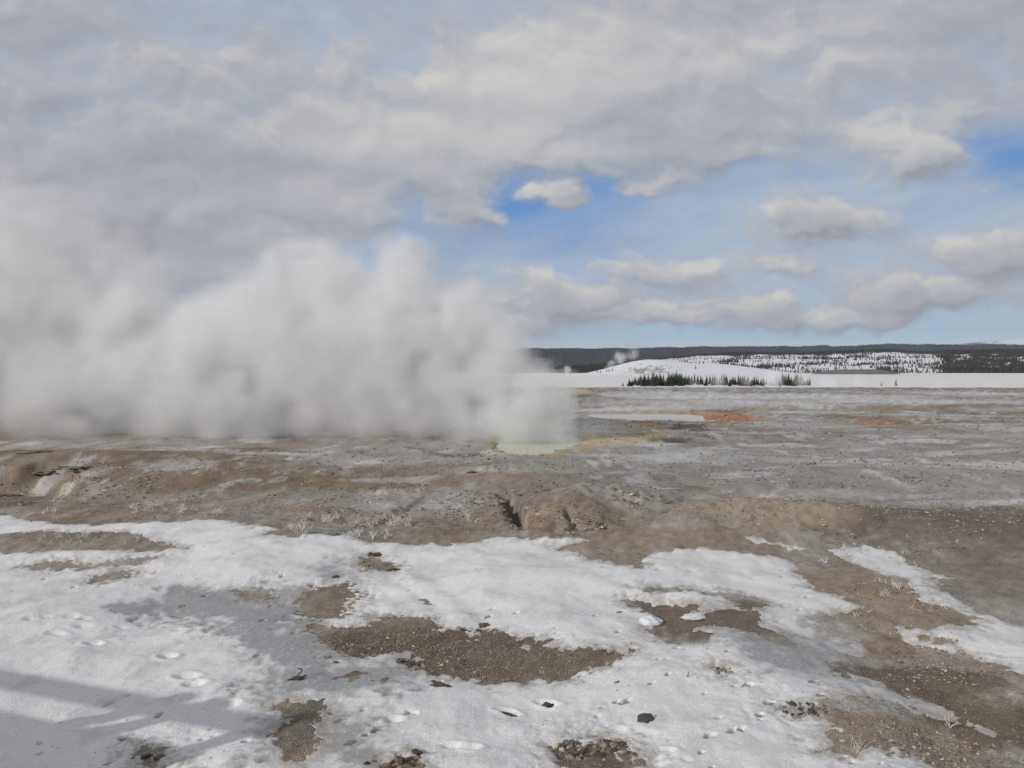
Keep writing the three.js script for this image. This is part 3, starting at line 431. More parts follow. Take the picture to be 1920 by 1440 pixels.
// the row along the near edge of the plain
{
  const tops = [[1168, 8], [1180, 16], [1195, 20], [1215, 26], [1240, 22], [1262, 28], [1290, 22], [1320, 20], [1350, 24], [1380, 20], [1420, 17], [1460, 20], [1480, 22], [1500, 22], [1520, 15], [1530, 10]];
  for (let i = 0, px = 1178; px < 1516; i++) { px += px < 1290 ? 1.3 + rt() * 2.0 : 2.2 + rt() * 3.8; const D = 372 + rt() * 46; conifer(px, 0, curve(tops, px) * (0.62 + 0.5 * rt()), D, 'dark conifer in the dense row at the edge of the snow plain', 'conifers in the row at the edge of the snow plain'); }
  conifer(1168, 0, 8, 380, 'small dark conifer just left of the dense tree row', null, 2);
  conifer(1653, 0, 8, 385, 'smaller of the two lone conifers on the open snow at right', null, 3); conifer(1680, 0, 14, 385, 'larger of the two lone conifers on the open snow at right', null, 0);
  conifer(1305, 0, 12, 640, 'pine standing alone on the slope of the snow dome', null, 1).position.y = domeH(pu(1305), 900) + 5;
  for (const [px, s] of [[996, 6], [1001, 7], [1010, 6], [1014, 7]]) conifer(px, 0, s, 560, 'dark bushy conifer on the snow behind the geyser steam', 'conifers on the snow behind the geyser', 2);
  const lone = scene.getObjectByName('conifer_' + String(taken.conifer - 4).padStart(3, '0')); { const D = 900, u = pu(1304); lone.position.set(u * D, domeH(u, D) - 0.1, -D); lone.scale.multiplyScalar(0.9); }
  for (const [px, D] of [[1126, 905], [1137, 905], [1148, 900], [1142, 900], [1120, 910]]) { const t = conifer(px, 0, 6.5, D, 'small conifer at the left foot of the snow dome', 'conifers at the left foot of the snow dome', 3); t.position.y = domeH(pu(px), D) - 0.1; }
}
// far forest, one mass: patches of trees on the ridge and hillside
function standGeometry(seed, n, spread, h0, h1) {
  const r = rng(seed), gs = [];
  for (let i = 0; i < n; i++) { const h = lerp(h0, h1, r()), g = new THREE.ConeGeometry(h * (0.16 + 0.07 * r()), h, 5, 1, true); g.translate((r() - 0.5) * spread, h * 0.5 - 0.4, (r() - 0.5) * spread); g.rotateY(r()); gs.push(g); }
  const g = mergeGeometries(gs); g.deleteAttribute('uv'); return g;
}
function forest(name, label, geo, mat, spots) {
  const m = new THREE.InstancedMesh(geo, mat, spots.length), q = new THREE.Quaternion(), Y = new THREE.Vector3(0, 1, 0), M = new THREE.Matrix4(), c = new THREE.Color();
  spots.forEach(([x, y, z, s], i) => { m.setMatrixAt(i, M.compose(new THREE.Vector3(x, y, z), q.setFromAxisAngle(Y, rt() * 6.28), new THREE.Vector3(s, s * (0.8 + 0.4 * rt()), s))); const v = 0.75 + 0.5 * rt(); m.setColorAt(i, c.setRGB(v, v * (0.95 + 0.1 * rt()), v)); });
  return place(m, name, { kind: 'stuff', label, category: 'forest' });
}
{
  const ridge = [];
  for (let k = 0; k < 16000; k++) { const D = lerp(3050, 5150, Math.pow(rt(), 0.8)), u = lerp(pu(700), pu(2150), rt()); const px = up_(u); if (fbm(u * 22 + 5, D / 160, 3) > 0.46) continue; ridge.push([u * D, ridgeH(u, D), -D, 0.8 + 0.5 * rt()]); }
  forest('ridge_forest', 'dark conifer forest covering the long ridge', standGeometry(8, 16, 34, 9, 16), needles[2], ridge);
  const open_ = [], thick = [];
  for (let k = 0; k < 26000; k++) {
    const D = lerp(1330, 2720, rt()), u = lerp(pu(930), pu(2050), rt()), px = up_(u), n = fbm(u * 26, D / 210, 4), band = fbm(u * 6 + 3, D / 95 + 40, 3), t = sstep(1300, 2700, D);
    let dens = 0.11 + 0.45 * sstep(0.05, 0.45, n) + 0.7 * sstep(0.22, 0.5, band) + 1.4 * sstep(0.86, 1.0, t);
    if (px > 1740) dens += 0.9 * sstep(1740, 1800, px) * (0.35 + 0.65 * sstep(-0.2, 0.3, n)) + 2 * sstep(1760, 1810, px) * sstep(1480, 1400, D);
    if (px < 1200) dens += 0.8 * sstep(1200, 1100, px);
    if (px > 1180 && px < 1350 && t > 0.5) dens *= 0.55;
    if (rt() > dens * 0.55) continue;
    (dens > 0.95 ? thick : open_).push([u * D, slopeH(u, D), -D, 0.7 + 0.6 * rt()]);
  }
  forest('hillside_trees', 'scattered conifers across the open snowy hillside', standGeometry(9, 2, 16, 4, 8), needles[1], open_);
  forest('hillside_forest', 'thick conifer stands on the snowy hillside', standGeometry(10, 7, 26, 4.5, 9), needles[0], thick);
}

// ---------------------------------------------------------------- steam: clouds of fine droplets, thick where it boils and ragged at the edges
const mist = new THREE.MeshPhysicalMaterial({ name: 'steam droplets', color: new THREE.Color(0.965, 0.965, 0.965), roughness: 1, transmission: 0.5, thickness: 0, specularIntensity: 0, side: THREE.DoubleSide });
const LEVELS = [240, 540, 1200, 2600, 5600, 10500];
function wispGeometry(seed, n, size) {                                   // tiny flakes spread over one cell of air and thinning into its neighbours
  const r = rng(seed), pos = new Float32Array(n * 9), nor = new Float32Array(n * 9), v = new THREE.Vector3(), a = new THREE.Vector3(), b = new THREE.Vector3(), c = new THREE.Vector3();
  const gauss = () => Math.sqrt(-2 * Math.log(1 - r() * 0.999)) * Math.cos(6.28318 * r()), tent = () => r() + r() - 1;
  for (let i = 0; i < n; i++) {
    v.set(tent(), tent(), tent());
    a.set(gauss(), gauss(), gauss()).normalize(); b.set(gauss(), gauss(), gauss()).cross(a).normalize(); c.crossVectors(a, b);
    for (let k = 0; k < 3; k++) { const t = k * 2.0944, s = size * (0.7 + 0.6 * r()); for (let e = 0; e < 3; e++) { pos[i * 9 + k * 3 + e] = v.getComponent(e) + (b.getComponent(e) * Math.cos(t) + c.getComponent(e) * Math.sin(t)) * s; nor[i * 9 + k * 3 + e] = a.getComponent(e); } }
  }
  const g = new THREE.BufferGeometry(); g.setAttribute('position', new THREE.BufferAttribute(pos, 3)); g.setAttribute('normal', new THREE.BufferAttribute(nor, 3)); return g;
}
const turns = []; for (const x of [0, 1, 2, 3]) for (const y of [0, 1, 2, 3]) for (const z of [0, 1]) turns.push(new THREE.Quaternion().setFromEuler(new THREE.Euler(x * Math.PI / 2, y * Math.PI / 2, z * Math.PI / 2)));
function steam(name, label, puffs, cell, flake, thick, k, rough, seed, floor = -99) {
  const r = rng(seed), lo = [1e9, 1e9, 1e9], hi = [-1e9, -1e9, -1e9], lists = LEVELS.map(() => []);
  for (const p of puffs) { [p.x, p.y, p.z].forEach((c, e) => { lo[e] = Math.min(lo[e], c - p.r); hi[e] = Math.max(hi[e], c + p.r); }); }
  lo[1] = Math.max(lo[1], floor);
  for (let z = lo[2]; z <= hi[2]; z += cell) for (let x = lo[0]; x <= hi[0]; x += cell) for (let y = lo[1]; y <= hi[1]; y += cell) {
    let s = 0;
    for (const p of puffs) { const q = ((x - p.x) ** 2 + (y - p.y) ** 2 + (z - p.z) ** 2) / (p.r * p.r); if (q < 1) s += p.w * (1 - q) * (1 - q) * 1.5; }
    if (s < 0.01) continue;
    const n = fbm3(x * k, y * k, z * k, 5), den = Math.min(1, s) * sstep(-0.3, 0.4, rough * n + Math.min(s, 0.8) * 0.8 - 0.22) * thick;
    if (den < 24) continue;
    let l = 0; while (l < LEVELS.length - 1 && LEVELS[l + 1] <= den) l++;
    if (den < LEVELS[0]) { if (r() > den / LEVELS[0]) continue; } else if (l < LEVELS.length - 1 && r() < (den - LEVELS[l]) / (LEVELS[l + 1] - LEVELS[l])) l++;
    lists[l].push([x, y, z]);
  }
  const g = new THREE.Group(), M = new THREE.Matrix4(), one = new THREE.Vector3(cell, cell, cell), v = new THREE.Vector3();
  lists.forEach((list, l) => {
    if (!list.length) return;
    const m = new THREE.InstancedMesh(wispGeometry(seed + l * 13, LEVELS[l], flake / cell), mist, list.length); m.name = 'wisp'; m.userData.kind = 'stuff';
    list.forEach(([x, y, z], i) => m.setMatrixAt(i, M.compose(v.set(x, y, z), turns[Math.floor(r() * turns.length)], one)));
    g.add(m);
  });
  return place(g, name, { kind: 'stuff', label, category: 'steam' });
}
const puff = (px, py, D, rPx, w = 1, k = 0.55) => ({ x: (px - 960) / F * D, y: up(py, D), z: -D, r: rPx * 1.22 * D / F, w, k });
steam('geyser_steam', 'thick white steam billowing left from the geyser pool', [
  puff(1036, 800, 28, 42, 1.2), puff(1048, 758, 28, 38, 1.7), puff(1054, 722, 28, 27, 1.4), puff(1012, 716, 28.3, 40, 0.8), puff(1000, 776, 28.5, 56, 1.0), puff(965, 745, 28, 76), puff(935, 680, 28.5, 66), puff(905, 620, 28.5, 62), puff(868, 585, 28.5, 60), puff(835, 640, 29, 88), puff(778, 560, 29, 66), puff(752, 505, 29, 56, 1), puff(772, 474, 29, 36, 1), puff(905, 560, 28.5, 40, 0.8), puff(955, 630, 28.5, 44, 0.9),
  puff(725, 650, 29.5, 120, 1.3), puff(880, 690, 29, 90, 1.3), puff(800, 720, 29, 90, 1.2), puff(640, 720, 29.5, 90, 1.2), puff(640, 565, 30, 96, 1.1), puff(592, 505, 30, 66, 1.1), puff(540, 500, 30, 58, 1.1), puff(505, 610, 30, 96), puff(560, 690, 30, 128), puff(400, 650, 30.5, 105), puff(330, 725, 30.5, 120), puff(430, 760, 30, 110), puff(200, 745, 31, 115), puff(100, 735, 31, 110, 0.85), puff(0, 740, 31.5, 110, 0.8), puff(-140, 720, 32, 190, 0.8), puff(-330, 700, 33, 220, 0.7),
  puff(250, 620, 31, 100, 0.7), puff(150, 600, 32, 120, 0.4), puff(20, 620, 32.5, 150, 0.45), puff(40, 540, 33, 210, 0.3), puff(-150, 500, 34, 260, 0.35), puff(230, 560, 32.5, 150, 0.25), puff(60, 470, 33.5, 160, 0.16), puff(700, 780, 29, 66), puff(600, 785, 29.5, 66), puff(800, 780, 29, 62), puff(880, 785, 28.5, 56), puff(500, 790, 30, 62), puff(300, 795, 30.5, 58), puff(150, 798, 31, 58), puff(0, 800, 31.5, 60), puff(1095, 804, 29, 46, 0.26), puff(1150, 803, 31, 44, 0.12), puff(1230, 796, 33, 46, 0.05), puff(1000, 826, 26.5, 40, 0.1), puff(1065, 816, 27.5, 40, 0.14), puff(950, 800, 27.5, 60, 0.8), puff(700, 480, 29.5, 60, 0.35), puff(460, 560, 30, 70, 0.5), puff(250, 830, 27, 44, 0.22), puff(470, 826, 27.5, 36, 0.25), puff(60, 834, 26.5, 46, 0.2), puff(760, 822, 28, 40, 0.28), puff(620, 828, 27.5, 30, 0.15), puff(870, 828, 27.5, 34, 0.25), puff(360, 838, 26.5, 26, 0.12), puff(380, 590, 30.5, 60, 0.5),
], 0.4, 0.0038, 10000, 0.45, 1.1, 201, 0.1);
steam('drifting_steam', 'thin steam drifting in front of the dense conifer row', [puff(1300, 718, 335, 14, 0.25), puff(1350, 716, 335, 16, 0.4), puff(1400, 714, 335, 20, 0.5), puff(1450, 712, 335, 22, 0.6), puff(1500, 712, 335, 22, 0.6), puff(1550, 715, 335, 20, 0.5), puff(1610, 718, 335, 17, 0.4), puff(1680, 721, 330, 15, 0.25), puff(1760, 722, 330, 16, 0.2), puff(1860, 722, 325, 20, 0.3)], 1.5, 0.024, 2600, 0.05, 0.7, 202);
steam('drifting_steam', 'faint steam column rising before the dark forest ridge', [puff(1146, 684, 700, 12, 0.7), puff(1160, 672, 700, 16, 0.6), puff(1185, 664, 700, 16, 0.4)], 2.2, 0.05, 900, 0.05, 1.1, 203);
steam('drifting_steam', 'small steam puff above the snow left of the snow dome', [puff(1064, 692, 600, 8, 0.8), puff(1062, 700, 600, 6, 0.8)], 1.4, 0.03, 1500, 0.09, 1, 204);

// ---------------------------------------------------------------- small things on the ground
const snowTop = (x, d) => { const [t, , sd] = snowDepth(x, d); return ground(x, d) + Math.max(0, t) - 0.9 * crumbs(x, d) * sstep(0, 0.35, sd); };
const earthMat = (c, rough = 0.95) => new THREE.MeshStandardMaterial({ name: 'earth clod', color: new THREE.Color(...c), roughness: rough, bumpMap: gravelBump, bumpScale: 0.004, map: gravelMap });
const M = { rock: earthMat([0.13, 0.118, 0.11]), clod: earthMat([0.15, 0.11, 0.085]), bark: earthMat([0.13, 0.102, 0.08]), rust: earthMat([0.2, 0.12, 0.08]), pale: earthMat([0.5, 0.46, 0.4]), straw: earthMat([0.6, 0.52, 0.4]), crust: earthMat([0.42, 0.38, 0.32]), crustDark: earthMat([0.3, 0.272, 0.23]), rimed: new THREE.MeshStandardMaterial({ name: 'rime', color: new THREE.Color(0.66, 0.645, 0.62), roughness: 0.9 }), frostStraw: new THREE.MeshStandardMaterial({ name: 'frosted straw', color: new THREE.Color(0.5, 0.44, 0.36), roughness: 0.9 }), wood: new THREE.MeshStandardMaterial({ name: 'weathered boards', color: new THREE.Color(0.3, 0.26, 0.21), roughness: 0.9 }) };
function lump(seed, w, h, l, rough = 0.35, det = 3, flatTop = 0) {            // an uneven stone or clod sitting on y = 0
  const g = mergeVertices(new THREE.IcosahedronGeometry(0.5, det).deleteAttribute('normal').deleteAttribute('uv')), p = g.attributes.position, uv = [];
  for (let i = 0; i < p.count; i++) {
    let x = p.getX(i), y = p.getY(i), z = p.getZ(i); const n = 1 + rough * (0.9 * n3(x * 2.1 + seed, y * 2.1, z * 2.1) + 0.5 * n3(x * 5 + seed, y * 5, z * 5) + 0.22 * n3(x * 11, y * 11 + seed, z * 11));
    x *= n; y *= n; z *= n; if (flatTop && y > 0.5 - flatTop) y = 0.5 - flatTop + (y - 0.5 + flatTop) * 0.2; if (y < -0.25) y = -0.25 - (y + 0.25) * 0.1;
    p.setXYZ(i, x * w, (y + 0.22) * h, z * l); uv.push(x * w * 3 + y * h, z * l * 3);
  }
  g.setAttribute('uv', new THREE.Float32BufferAttribute(uv, 2)); g.computeVertexNormals(); return g;
}
function put(name, geo, mat, px, py, label, category, turn = 0, group, sink = 0.012) {
  const [x, d] = at(px, py), m = new THREE.Mesh(geo, mat); m.position.set(x, snowTop(x, d) - sink, -d); m.rotation.y = turn; return place(m, name, thing(label, category, group));
}
put('stone', lump(1.3, 0.115, 0.075, 0.09, 0.25, 4), M.rock, 1212, 1361, 'rounded dark grey stone on the snow near the bottom edge', 'stone', 0.4);
put('earth_clod', lump(4.1, 0.1, 0.05, 0.07, 0.35, 4), M.rust, 907, 1177, 'reddish brown clod on the snow above the big bare patch', 'clod', 0.2);
put('bark_chunk', lump(7.7, 0.17, 0.05, 0.07, 0.6, 4), M.bark, 824, 1297, 'dark splintered chunk below the left end of the big bare patch', 'bark', -0.6);
put('bark_chunk', lump(9.2, 0.2, 0.06, 0.1, 0.6, 4), M.bark, 700, 1044, 'dark chunk standing in the snow left of the main drift', 'bark', 0.3);
put('earth_clod', lump(12.2, 0.15, 0.05, 0.08, 0.5, 4), M.bark, 737, 1071, 'flat dark clod at the right tip of a small thawed patch', 'clod', 0.1);
put('earth_clod', lump(14.6, 0.1, 0.04, 0.05, 0.5, 3), M.bark, 628, 1087, 'small dark clod on grey ice left of the main drift', 'clod', 0.5);
put('earth_clod', lump(15.6, 0.12, 0.06, 0.06, 0.5, 3), M.bark, 1025, 1332, 'dark crumb of earth in a pressed hole of the lower snow', 'clod', 0.7);
put('earth_clod', lump(16.6, 0.14, 0.04, 0.05, 0.6, 3), M.bark, 950, 1347, 'dark crumb lying in a curved track in the lower snow', 'clod', -0.5);
put('earth_clod', lump(17.6, 0.06, 0.03, 0.05, 0.4, 3), M.bark, 866, 1185, 'tiny dark clod above the bare patch left of the reddish clod', 'clod', 0);
put('earth_clod', lump(19.6, 0.09, 0.04, 0.06, 0.4, 3), M.bark, 885, 888, 'small black clod alone on the bare flat before the pool', 'clod', 0).scale.set(2.4, 2.2, 2.4);
put('snow_lump', lump(21.5, 0.19, 0.12, 0.16, 0.35, 4), snowMat2(), 1222, 1172, 'rounded lump of snow at the edge of a bare hollow', 'snow lump', 0.3, null, 0.02);
put('snow_lump', lump(22.5, 0.24, 0.07, 0.13, 0.3, 4), snowMat2(), 1302, 1161, 'low snow lump left standing in the bare hollow', 'snow lump', 0.1, null, 0.01);
function snowMat2() { snowMat2.m ??= new THREE.MeshPhysicalMaterial({ name: 'packed snow', color: new THREE.Color(0.66, 0.68, 0.71), roughness: 0.85, specularIntensity: 0.4 }); return snowMat2.m; }
put('frozen_chip', lump(31.1, 0.17, 0.012, 0.05, 0.3, 3), M.rust, 1172, 1285, 'thin reddish stick lying on snow right of the big bare patch', 'stick', 0.35);
// crumbled earth heaped through the snow: one thing each, with its clods as parts
function rubble(px, py, n, spread, seed, label) {
  const [cx, cd] = at(px, py), r = rng(seed), g = new THREE.Group(); g.position.set(cx, ground(cx, cd), -cd);
  for (let i = 0; i < n; i++) { const x = (r() - 0.5) * spread, z = (r() - 0.5) * spread * 0.6, s = 0.012 + 0.04 * r() * r(), m = new THREE.Mesh(lump(seed + i * 1.7, s * 1.5, s * 0.9, s, 0.55, 2), r() < 0.3 ? M.crust : r() < 0.5 ? M.bark : r() < 0.6 ? M.crustDark : M.clod); m.position.set(x, ground(cx + x, cd - z) - ground(cx, cd) - 0.004, z); m.rotation.y = r() * 6; m.name = 'clod'; g.add(m); }
  return place(g, 'earth_rubble', thing(label, 'rubble'));
}
rubble(1110, 1412, 90, 0.46, 401, 'dark crumbled earth breaking through the snow at the bottom edge');
rubble(772, 1248, 34, 0.2, 402, 'small heap of earth crumbs in the ice below the bare patch');
rubble(272, 1430, 26, 0.18, 403, 'dark clods showing at the bottom edge in the shaded snow');
rubble(740, 1437, 34, 0.4, 404, 'row of dark clods along the bottom edge left of the stone');
rubble(1360, 1262, 14, 0.14, 405, 'few small crumbs poking through snow right of the bare patch');
rubble(1512, 1333, 30, 0.34, 406, 'brown crumbs at the left end of the lower right bare bank');
rubble(705, 1062, 22, 0.4, 407, 'earth crumbs in the small thawed patch left of the main drift');
rubble(880, 1186, 16, 0.28, 408, 'scattered dark crumbs beside the reddish clod');
// curled root or bark strip on the ice
{
  const [x, d] = at(555, 1280), y = snowTop(x, d), g = new THREE.Group(); g.position.set(x, y, -d);
  const tube = (pts, r0, name) => { const m = new THREE.Mesh(new THREE.TubeGeometry(new THREE.CatmullRomCurve3(pts.map((p) => new THREE.Vector3(...p))), 22, r0, 6), M.bark); m.name = name; g.add(m); };
  tube([[-0.02, 0.01, 0], [0.0, 0.03, -0.02], [0.025, 0.05, -0.03], [0.02, 0.07, -0.03], [-0.005, 0.072, -0.03]], 0.005, 'curl'); tube([[-0.07, 0.004, 0.03], [-0.04, 0.008, 0.02], [0.0, 0.012, 0], [0.04, 0.02, 0], [0.07, 0.028, -0.01]], 0.007, 'branch');
  const b = new THREE.Mesh(lump(44.2, 0.09, 0.03, 0.04, 0.5, 3), M.bark); b.name = 'root'; g.add(b);
  place(g, 'curled_root', thing('curled dark root lying on the grey ice at left', 'root'));
}
// pale straws and sticks
const straws = [[648, 1236, 0.1, 1.1, 'short white stick standing at the lower left edge of the bare patch'], [742, 1214, 0.12, 1.3, 'pair of pale straws upright in the bare patch'], [753, 1210, 0.1, 1.2, null], [795, 1203, 0.09, 1.0, 'white straw leaning in the middle of the bare patch'], [846, 1222, 0.1, 0.9, 'pale straw in the darkest part of the bare patch'], [966, 1282, 0.16, 0.1, 'long pale straw flat on the lower bare patch'], [850, 1233, 0.07, 1.0, 'small pale stalk right of the darkest bare earth'], [1290, 1278, 0.06, 1.2, 'thin stem standing in snow right of the bare patch']];
for (const [px, py, l, tilt, label] of straws) { if (!label) continue; const g = new THREE.CylinderGeometry(0.004, 0.007, l, 6).translate(0, l / 2, 0).rotateZ(-(Math.PI / 2 - tilt)); put('straw', g, M.straw, px, py, label, 'straw', 0.4); }
// rimed grass sprigs
function sprigGeometry(seed, n, h, lean) {                                // stiff stalks crusted with rime
  const r = rng(seed), gs = [], Y = new THREE.Vector3(0, 1, 0);
  for (let i = 0; i < n; i++) {
    const a = r() * 6.28, l = h * (0.4 + 0.75 * r()), t = Math.min(1.5, lean * (0.25 + r())), w = 0.0026 + 0.0024 * r(), g = new THREE.CylinderGeometry(w * 0.55, w, l, 5, 5), p = g.attributes.position;
    g.translate(0, l / 2 - 0.01, 0);
    for (let k = 0; k < p.count; k++) { const y = p.getY(k), q = 1 + 0.7 * n3(p.getX(k) * 90 + seed, y * 55, p.getZ(k) * 90 + i); p.setXYZ(k, p.getX(k) * q + 0.4 * l * (y / l) ** 2 * (i % 3 - 1), y, p.getZ(k) * q); }
    g.applyQuaternion(new THREE.Quaternion().setFromAxisAngle(new THREE.Vector3(Math.cos(a), 0, Math.sin(a)), t)); g.translate((r() - 0.5) * h * 1.3, 0, (r() - 0.5) * h); g.computeVertexNormals(); gs.push(g);
  }
  return mergeGeometries(gs);
}
const sprigs = [0, 1, 2, 3, 4, 5].map((i) => sprigGeometry(500 + i, [13, 9, 6, 14, 3, 8][i], [0.12, 0.1, 0.1, 0.13, 0.14, 0.09][i], [0.6, 1.0, 0.8, 0.7, 1.5, 1.4][i]));
const rs = rng(91);
function sprigField(n, px, py, rx, ry, label, group, kinds, scale = 1) {
  for (let i = 0; i < n; i++) { const a = rs() * 6.28, q = Math.sqrt(rs()), [x, d] = at(px + Math.cos(a) * q * rx, py + Math.sin(a) * q * ry), m = new THREE.Mesh(sprigs[kinds[Math.floor(rs() * kinds.length)]], rs() < 0.55 ? M.rimed : M.frostStraw); m.position.set(x, snowTop(x, d), -d); m.rotation.y = rs() * 6.28; m.scale.setScalar(scale * (0.6 + 0.6 * rs())); place(m, 'rimed_sprig', thing(label, 'grass tuft', group)); }
}
sprigField(30, 625, 978, 62, 9, 'rimed grass tuft in the dense cluster left of the crack', 'rimed grass cluster left of the crack', [0, 3, 0, 1]);
sprigField(24, 720, 980, 60, 10, 'rimed grass tuft in the looser cluster nearest the crack', 'rimed grass between cluster and crack', [0, 1, 2]);
sprigField(12, 552, 995, 22, 7, 'rimed grass tuft at the snow edge, left end of the dense cluster', 'rimed grass at left end of cluster', [0, 3, 1]);
sprigField(14, 690, 1006, 80, 8, 'rimed grass tuft half buried in the snow edge below the cluster', 'rimed grass in the snow edge', [0, 1, 2]);
sprigField(16, 310, 955, 90, 9, 'rimed grass tuft in the scattered strip on brown ground at left', 'rimed grass strip on brown ground', [1, 2, 4, 0]);
sprigField(9, 110, 963, 60, 6, 'rimed grass tuft near the left edge above the snow', 'rimed grass near the left edge', [1, 2, 4]);
sprigField(8, 410, 962, 14, 6, 'rimed grass tuft beside the snow tongue at left', 'rimed grass beside the snow tongue', [0, 1]);
sprigField(12, 170, 1014, 100, 9, 'rimed grass tuft on the bare strip inside the left snow', 'rimed grass on the left bare strip', [1, 2, 4, 5]);
sprigField(18, 370, 885, 60, 8, 'rimed grass tuft on the far brown slope at left', 'rimed grass on the far brown slope', [5, 2, 1], 1.1);
sprigField(6, 282, 884, 14, 8, 'rimed grass tuft in the white clump on the far brown slope', 'white clump on the far brown slope', [5, 2], 1.2);
sprigField(7, 880, 975, 50, 10, 'rimed grass tuft close to the left lip of the crack', 'rimed grass at the crack lip', [4, 2, 5]);
sprigField(14, 1690, 1130, 110, 40, 'rimed stem lying on the tan bank at right', 'rimed stems on the tan bank', [4, 5], 0.8);
sprigField(1, 1548, 1056, 2, 1, 'branched rimed stem at the top of the tan bank', null, [1], 1.2);
sprigField(1, 1687, 1104, 2, 1, 'rimed stem leaning in the middle of the tan bank', null, [0], 1.1);
sprigField(1, 1618, 1408, 2, 1, 'tall white rimed stalk on the lower right bare bank', null, [0], 1.0);
sprigField(1, 1788, 1368, 2, 1, 'short rimed stalk right on the lower right bare bank', null, [2], 0.9);
sprigField(4, 965, 1265, 160, 10, 'tiny rimed stem on the lower part of the big bare patch', 'rimed stems on the big bare patch', [4, 5], 0.45);
// broken crust plates along the crack and on the rim of the hollow at left
function plate(px, py, w, l, h, tilt, turn, mat, label, group) { const g = lump(px * 0.37 + py, w * 0.8, h * 1.5, l, 0.5, 4, 0.12), [x, d] = at(px, py), m = new THREE.Mesh(g, mat); m.position.set(x, ground(x, d) - h * 0.75, -d); m.rotation.set(tilt, turn, 0); return place(m, 'crust_plate', thing(label, 'crust plate', group)); }
plate(925, 948, 0.55, 0.3, 0.1, 0.12, 0.1, M.crust, 'broad crust plate on the left lip of the crack');
plate(905, 962, 0.4, 0.25, 0.07, 0.05, 0.3, M.crustDark, 'low dark crust plate left of the crack');
plate(938, 975, 0.5, 0.25, 0.1, 0.1, -0.2, M.crustDark, 'dark crust plate on the lower left lip of the crack');
plate(985, 936, 0.4, 0.3, 0.14, 0.2, 0.5, M.crust, 'tilted crust block at the head of the crack');
plate(1010, 930, 0.3, 0.25, 0.1, 0.1, -0.4, M.crustDark, 'small crust block right of the crack head');
plate(1078, 992, 0.22, 0.2, 0.2, 0.1, 0.3, M.crustDark, 'round topped crust block at the foot of the mud mound');
plate(1180, 955, 0.6, 0.25, 0.07, 0.08, 0.05, M.crust, 'long thin crust plate on the right of the mud mound');
plate(1190, 972, 0.5, 0.2, 0.06, 0.05, 0.15, M.crust, 'thin crust plate low on the right of the mud mound');
plate(1240, 940, 0.5, 0.25, 0.06, 0.05, -0.1, M.crustDark, 'dark crust plate far right of the mud mound');
for (let i = 0; i < 8; i++) plate(-60 + i * 30 + rs() * 10, 884 + rs() * 4 + (i > 5 ? 4 : 0), 0.9, 0.5, 0.09 + 0.04 * rs(), -0.1 - 0.08 * rs(), rs() * 0.4 - 0.2, M.crustDark, 'dark crust plate along the rim of the hollow at left edge', 'crust plates along the hollow rim');
for (let i = 0; i < 7; i++) plate(140 + i * 9 + rs() * 14, 893 + i * 3 + rs() * 10, 0.35, 0.25, 0.12, rs() * 0.3, rs() * 3, M.pale, 'pale yellowish crust block on the right side of the left hollow', 'pale crust blocks beside the hollow');
for (let i = 0; i < 16; i++) { const t = i / 15; plate(765 + t * 130 + rs() * 8, 838 + Math.sin(t * 2.2) * 15 + rs() * 3, 0.5, 0.35, 0.07, 0.05, rs() * 0.5, M.crustDark, 'low dark crust ridge piece curving left of the pool', 'dark crust ridge left of the pool'); }
for (let i = 0; i < 12; i++) { const t = i / 11; plate(935 + t * 110 + rs() * 5, 851 + Math.sin(t * 3.1) * 3 + rs() * 2, 0.22, 0.16, 0.07, 0, rs() * 3, rs() < 0.4 ? M.pale : M.straw, 'pale yellow knob of sinter on the front rim of the pool', 'sinter knobs on the pool rim'); }
// loose crumbs and gravel, too many to count
{
  const kinds = [lump(71, 1, 0.7, 0.8, 0.5, 0), lump(73, 1.2, 0.5, 0.7, 0.5, 0)], r = rng(303), spots = [[], []];
  const add = (x, d, s) => { const [t, , sd] = snowDepth(x, d); if (sd > 0.02 && r() > 0.04) return; spots[r() < 0.5 ? 0 : 1].push([x, ground(x, d) + Math.max(0, t) + s * 0.12, d, s]); };
  for (let i = 0; i < 90000; i++) { const px = r() * 2000 - 40, py = 1000 + r() * 450, [x, d] = flat(px, py); add(x, d, (0.004 + 0.011 * r() * r() * r()) * (0.7 + d / 14)); }
  for (let i = 0; i < 26000; i++) { const px = 560 + r() * 640, py = 1150 + r() * 140, [x, d] = flat(px, py); add(x, d, 0.005 + 0.01 * r() * r()); }
  for (let i = 0; i < 42000; i++) { const px = r() * 1960, py = 775 + r() * 235, [x, d] = flat(px, py); if (fbm(x * 0.5, d * 0.25, 2) + 0.5 * r() < 0.25) continue; add(x, d, (0.01 + 0.03 * r() * r() * r()) * (0.5 + d / 22)); }
  const c = new THREE.Color();
  spots.forEach((list, k) => { const m = new THREE.InstancedMesh(kinds[k], new THREE.MeshStandardMaterial({ name: 'gravel', color: 0xffffff, roughness: 0.95 }), list.length), X = new THREE.Matrix4(), q = new THREE.Quaternion(), e = new THREE.Euler();
    list.forEach(([x, y, d, s], i) => { m.setMatrixAt(i, X.compose(new THREE.Vector3(x, y, -d), q.setFromEuler(e.set(r(), r() * 6.28, r())), new THREE.Vector3(s, s, s))); const t = r(); const v = t < 0.2 ? 0.46 : t < 0.6 ? 0.27 : 0.15; m.setColorAt(i, c.setRGB(v * (0.9 + 0.2 * r()), v * 0.86, v * 0.7)); });
    place(m, k ? 'sinter_chips' : 'gravel', { kind: 'stuff', label: k ? 'flat sinter chips strewn over the bare earth' : 'loose gravel strewn over the bare earth', category: 'gravel' }); });
}
